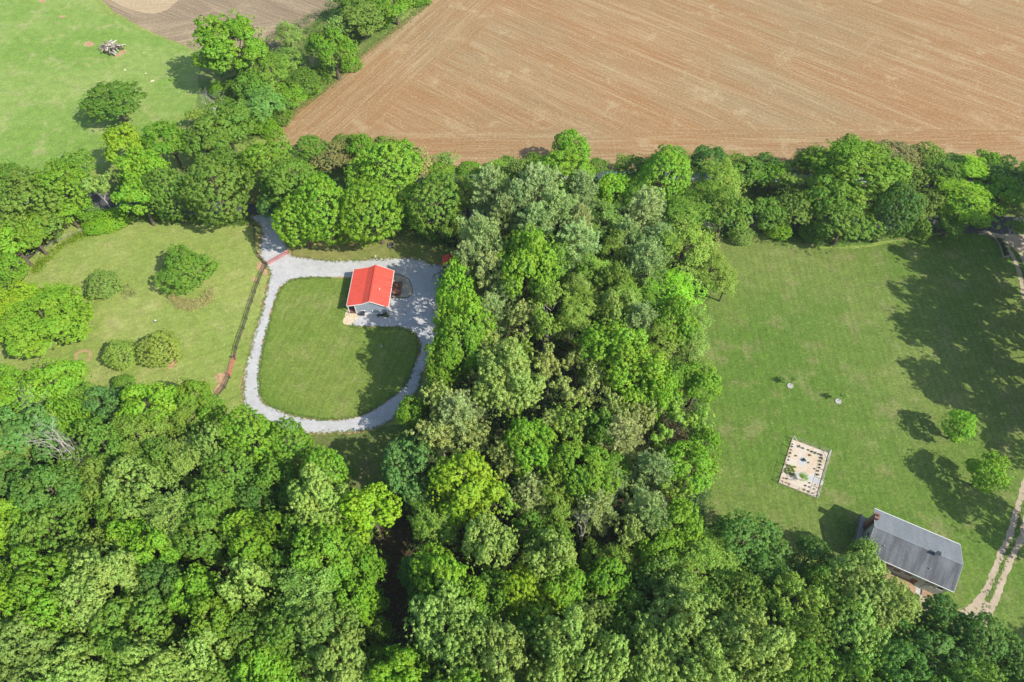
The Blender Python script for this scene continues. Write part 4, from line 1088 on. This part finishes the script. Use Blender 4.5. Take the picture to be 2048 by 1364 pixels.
P_, N_ = florets(np.array([[0,0,.14],[.08,.05,.12],[-.07,.06,.13],[.0,-.08,.2]]), np.tile([[0,0,1.]], (4,1)), .14, 11)
seed_me = leaf_mesh('foliage', P_, N_, .17, .09, M['leaf'], .6)
stem_me = MB().tube([(0,0,0),(.01,0,.2)], [.015,.008], 4).mesh('stem'); stem_me.materials.append(M['bark'])
def seedling(zx, zy, s, col, label, group, name='garden_plant'):
    p = G(1530+zx/9.093, 860+zy/9.093); e = empty(name, (p.x, p.y, .012), rnd.uniform(0,6)); s *= rnd.uniform(.65, 1.0); e.scale = (s, s, s*.8)
    q = mesh_obj('foliage', seed_me, None, e); q.color = (*col, 1); mesh_obj('stem', stem_me, None, e)
    return tag(e, label, 'plant', group)
for z in ((495,262),(488,308),(470,365),(455,425),(440,490),(425,550)): seedling(*z, 1.25, (.05,.10,.03), 'dark seedling in the left row of the garden plot', 'left garden row')
for z in ((618,305),(690,338),(785,370),(850,402),(915,422),(968,440),(1022,462)): seedling(*z, 1.25, (.055,.11,.03), 'dark seedling in the top row of the garden plot', 'top garden row')
for z in ((1025,515),(1005,575),(1000,640),(985,690),(962,750),(950,820)): seedling(*z, 1.4, (.05,.11,.04), 'dark seedling in the right row of the garden plot', 'right garden row')
for z in ((400,640),(450,665),(505,680),(545,680),(375,715),(440,705),(500,715),(380,750),(440,745),(515,755),(395,785),(465,800),(505,812)): seedling(*z, 1.6, (.22,.29,.01), 'bright yellow-green lettuce in the leafy block of the garden plot', 'yellow-green garden block')
for z in ((340,880),(395,890),(318,935),(380,960),(442,987),(735,1018),(812,968),(808,1042),(912,1000),(895,1080),(715,1092),(788,1122),(870,1155)): seedling(*z, 1.0, (.13,.12,.04), 'small brownish seedling along the bottom of the garden plot', 'bottom garden seedlings')
seedling(560,475,1.3,(.16,.14,.06),'brownish plant left of the garden centre','inner garden plants'); seedling(812,465,1.3,(.19,.13,.05),'reddish-brown plant above right of the garden centre','inner garden plants')
seedling(900,712,1.1,(.19,.13,.05),'reddish-brown plant inside the right garden row','inner garden plants')
seedling(700,555,2.0,(.04,.08,.03),'dark plant in the white gravel ring of the garden','inner garden plants'); seedling(785,598,1.0,(.04,.07,.03),'small dark plant right of the gravel ring centre','inner garden plants')
_p = G(1602,961); _e = plant_tree('N', 'sa', (_p.x, _p.y, 0), .95, 1.8, seed=3); _e.name = 'shrub'; tag(_e, 'loose grey-green shrub in the lower half of the garden plot', 'shrub')

# ------------------------------------------------------------------ saplings, logs and other small things
def stone_ring(p, label):
    e = empty('stone_ring', tuple(p)); tag(e, label, 'stones'); r = random.Random(int(p.x*10))
    MB().tube([(0,0,0),(0,0,.07)], [.5,.44], 14).build('mulch', M['stone'], e)
    for i in range(13):
        a = i*.483+r.uniform(-.1,.1); bm = bmesh.new(); bmesh.ops.create_icosphere(bm, subdivisions=1, radius=.15)
        for v in bm.verts: v.co = Vector((v.co.x*r.uniform(.9,1.3), v.co.y*r.uniform(.8,1.2), v.co.z*.7))
        me = bpy.data.meshes.new('stone'); bm.to_mesh(me); bm.free()
        o = mesh_obj('stone', me, M['stone'], e); o.location = (math.cos(a)*.5, math.sin(a)*.5, .07)
for (x, y, l1, l2) in ((1580,772,'thin young sapling, the upper-left of two on the right lawn','ring of pale stones at the foot of the upper-left sapling'),
                       (1676,803,'thin young sapling, the lower-right of two on the right lawn','ring of pale stones at the foot of the lower-right sapling')):
    p = G(x, y); stone_ring(p, l2)
    e = plant_tree('N', 'sa', (p.x+.1, p.y+.1, .05), 1.0, 2.9, seed=x); e.name = 'sapling'; tag(e, l1, 'sapling', 'saplings on the right lawn')
lp = empty('log_pile', tuple(G(222, 100))); lp.scale = (1.35, 1.35, 1.2); tag(lp, 'heaped pile of grey and brown cut logs on the pasture', 'log pile')
r = random.Random(5); lmes = []
for i in range(4):
    mb = MB(); mb.tube([(-1,0,0),(-.3,r.uniform(-.05,.05),.03),(.4,r.uniform(-.06,.06),0),(1,0,.02)], [.13,.12,.11,.08], 7); lm = mb.mesh('log'); lm.materials.append(M['dead_wood'] if i < 2 else M['weathered_wood'] if i == 2 else M['bark']); lmes.append(lm)
for i in range(52):
    o = mesh_obj('log', r.choice(lmes), None, lp); q = r.random()**.6
    a = r.uniform(0, 6.283); rad = 2.1*(1-q*.75)
    o.location = (math.cos(a)*rad*1.15, math.sin(a)*rad, .12+1.35*q); o.rotation_euler = (0, r.gauss(0,.22)+.18, r.gauss(2.5,.5)); s = r.uniform(.7,1.35); o.scale = (s*1.15, s, s)
bl_me = []
for i in range(2):
    bm = bmesh.new(); bmesh.ops.create_icosphere(bm, subdivisions=2, radius=.5)
    for v in bm.verts: v.co = Vector((v.co.x*1.5, v.co.y*.7, max(-.1, v.co.z*.6)))*r.uniform(.85,1.15)
    me = bpy.data.meshes.new('wood_offcut'); bm.to_mesh(me); bm.free(); me.materials.append(plain('fresh_cut_wood', (.66,.56,.40), .85)); bl_me.append(me)
for i, (x, y, a, s, lab) in enumerate(((305,162,.6,.75,'pale curved wood offcut lying rightmost on the pasture'), (283,178,0.,.6,'pale flat wood offcut above another by the lone pasture tree'), (281,187,.4,.6,'pale wood offcut nearest the lone pasture tree'),
                                       (250,140,.5,.45,'small pale offcut below the log pile'), (292,147,-.5,.5,'small pale offcut right of the log pile'), (288,106,.0,.4,'tiny pale offcut far right of the log pile'))):
    o = mesh_obj('wood_offcut', bl_me[i % 2]); o.location = G(x, y)+Vector((0,0,.05)); o.rotation_euler = (0,0,a); o.scale = (s,s,s*.8); tag(o, lab, 'wood', 'cut wood scattered on the pasture')
bp = empty('brush_heap', tuple(G(139, 316))); tag(bp, 'low grey heap of brush at the pasture edge above the trees', 'brush heap')
for i in range(18):
    o = mesh_obj('branch', r.choice(lmes[:2]), None, bp); o.location = (r.gauss(0,.9), r.gauss(0,.6), .15+r.random()*.5); o.rotation_euler = (0, r.gauss(0,.3), r.uniform(0,3)); o.scale = (.7,.5,.5)
def post_thing(name, label, cat, px, hgt, mat, head):
    e = empty(name, tuple(G(*px))); tag(e, label, cat)
    MB().tube([(0,0,0),(0,0,hgt)], [.06,.05], 8).build('post', M[mat], e)
    MB().box((0,0,hgt+head[2]/2), head).build('head', M['white'], e); MB().box((0,0,.05),(.3,.3,.1)).build('base', M['concrete'], e)
post_thing('yard_hydrant', 'grey and white yard hydrant on the grass edge behind the cabin', 'hydrant', (753,519), 1.0, 'steel', (.22,.22,.25))
post_thing('marker_post', 'short white marker post in the shaded part of the loop lawn', 'post', (763,694), .6, 'white', (.14,.14,.12))
wb = empty('well_cap', tuple(G(312,643))); tag(wb, 'tiny white well cap standing on the left yard', 'well cap')
MB().tube([(0,0,0),(0,0,.32)], [.16,.16], 10).build('casing', M['dark'], wb); MB().tube([(0,0,.32),(0,0,.42)], [.2,.17], 10).build('cap', M['white'], wb)
ub = empty('fire_pit', tuple(G(782,491)), .1); tag(ub, 'square dark grey fire pit on the grass below the maples', 'fire pit')
for x, y, sx, sy in ((0,-.5,1.3,.22),(0,.5,1.3,.22),(-.54,0,.22,.78),(.54,0,.22,.78)): MB().box((x,y,.16),(sx,sy,.32)).build('wall_block', M['fire_stone'], ub)
MB().box((0,0,.05),(.9,.8,.1)).build('ash', M['dark'], ub)
# planted bed at the right entrance
fb = empty('bed_edging', tuple(G(1985,490))); tag(fb, 'weathered timber edging of the planted bed by the right entrance', 'edging')
o0 = G(1985,490); tl_ = [G(*p)-o0 for p in ((1956,469),(1972,468),(1988,475),(1998,489),(2003,505),(2006,515),(2018,513),(2012,498),(2004,485),(1992,473))]
for a, b in zip(tl_, tl_[1:]): MB().bar(a+Vector((0,0,.14)), b+Vector((0,0,.14)), .3, .28).build('timber', M['weathered_wood'], fb)
for i, (x, y) in enumerate(((1997,482),(2003,491),(2008,501),(2012,509))): small_bush('bush', ['small bush at the far end of the right entrance bed','second small bush in the right entrance bed','third small bush in the right entrance bed','nearest small bush in the right entrance bed'][i], G(x,y), .55, .8, (.08,.16,.04), group='bushes in the entrance bed')
# dry tuft of daffodil leaves below the big yard bush
scatter('dying_bulb_leaves', 'yellowing bulb leaves and stalks round the big yard bush', [(330,590),(350,615),(385,622),(415,612),(430,590),(425,575),(400,598),(370,600),(345,588)], 260, 16, .35, (.34,.1), (.42,.38,.14), .25)
scatter('dying_bulb_leaves', 'thin yellowing leaves right of the round olive bush', [(245,575),(262,568),(275,590),(250,600)], 60, 10, .3, (.3,.1), (.30,.32,.10), .25)
# thin air between the camera and the far fields
hm = bpy.data.materials.new('haze'); hm.use_nodes = True; ht = hm.node_tree
ht.nodes.remove(ht.nodes['Principled BSDF']); hv = ht.nodes.new('ShaderNodeVolumePrincipled')
hv.inputs['Color'].default_value = (.90,.95,1,1); hv.inputs['Density'].default_value = .00013; hv.inputs['Anisotropy'].default_value = .3
ht.links.new(hv.outputs[0], ht.nodes['Material Output'].inputs['Volume'])
hz_ = MB().box((0,140,57.5),(5200,6200,117)).build('haze', hm); tag(hz_, 'thin pale air over the fields', None, None, 'stuff')
print('TREES', len(ALLTREES), 'OBJECTS', len(bpy.data.objects))
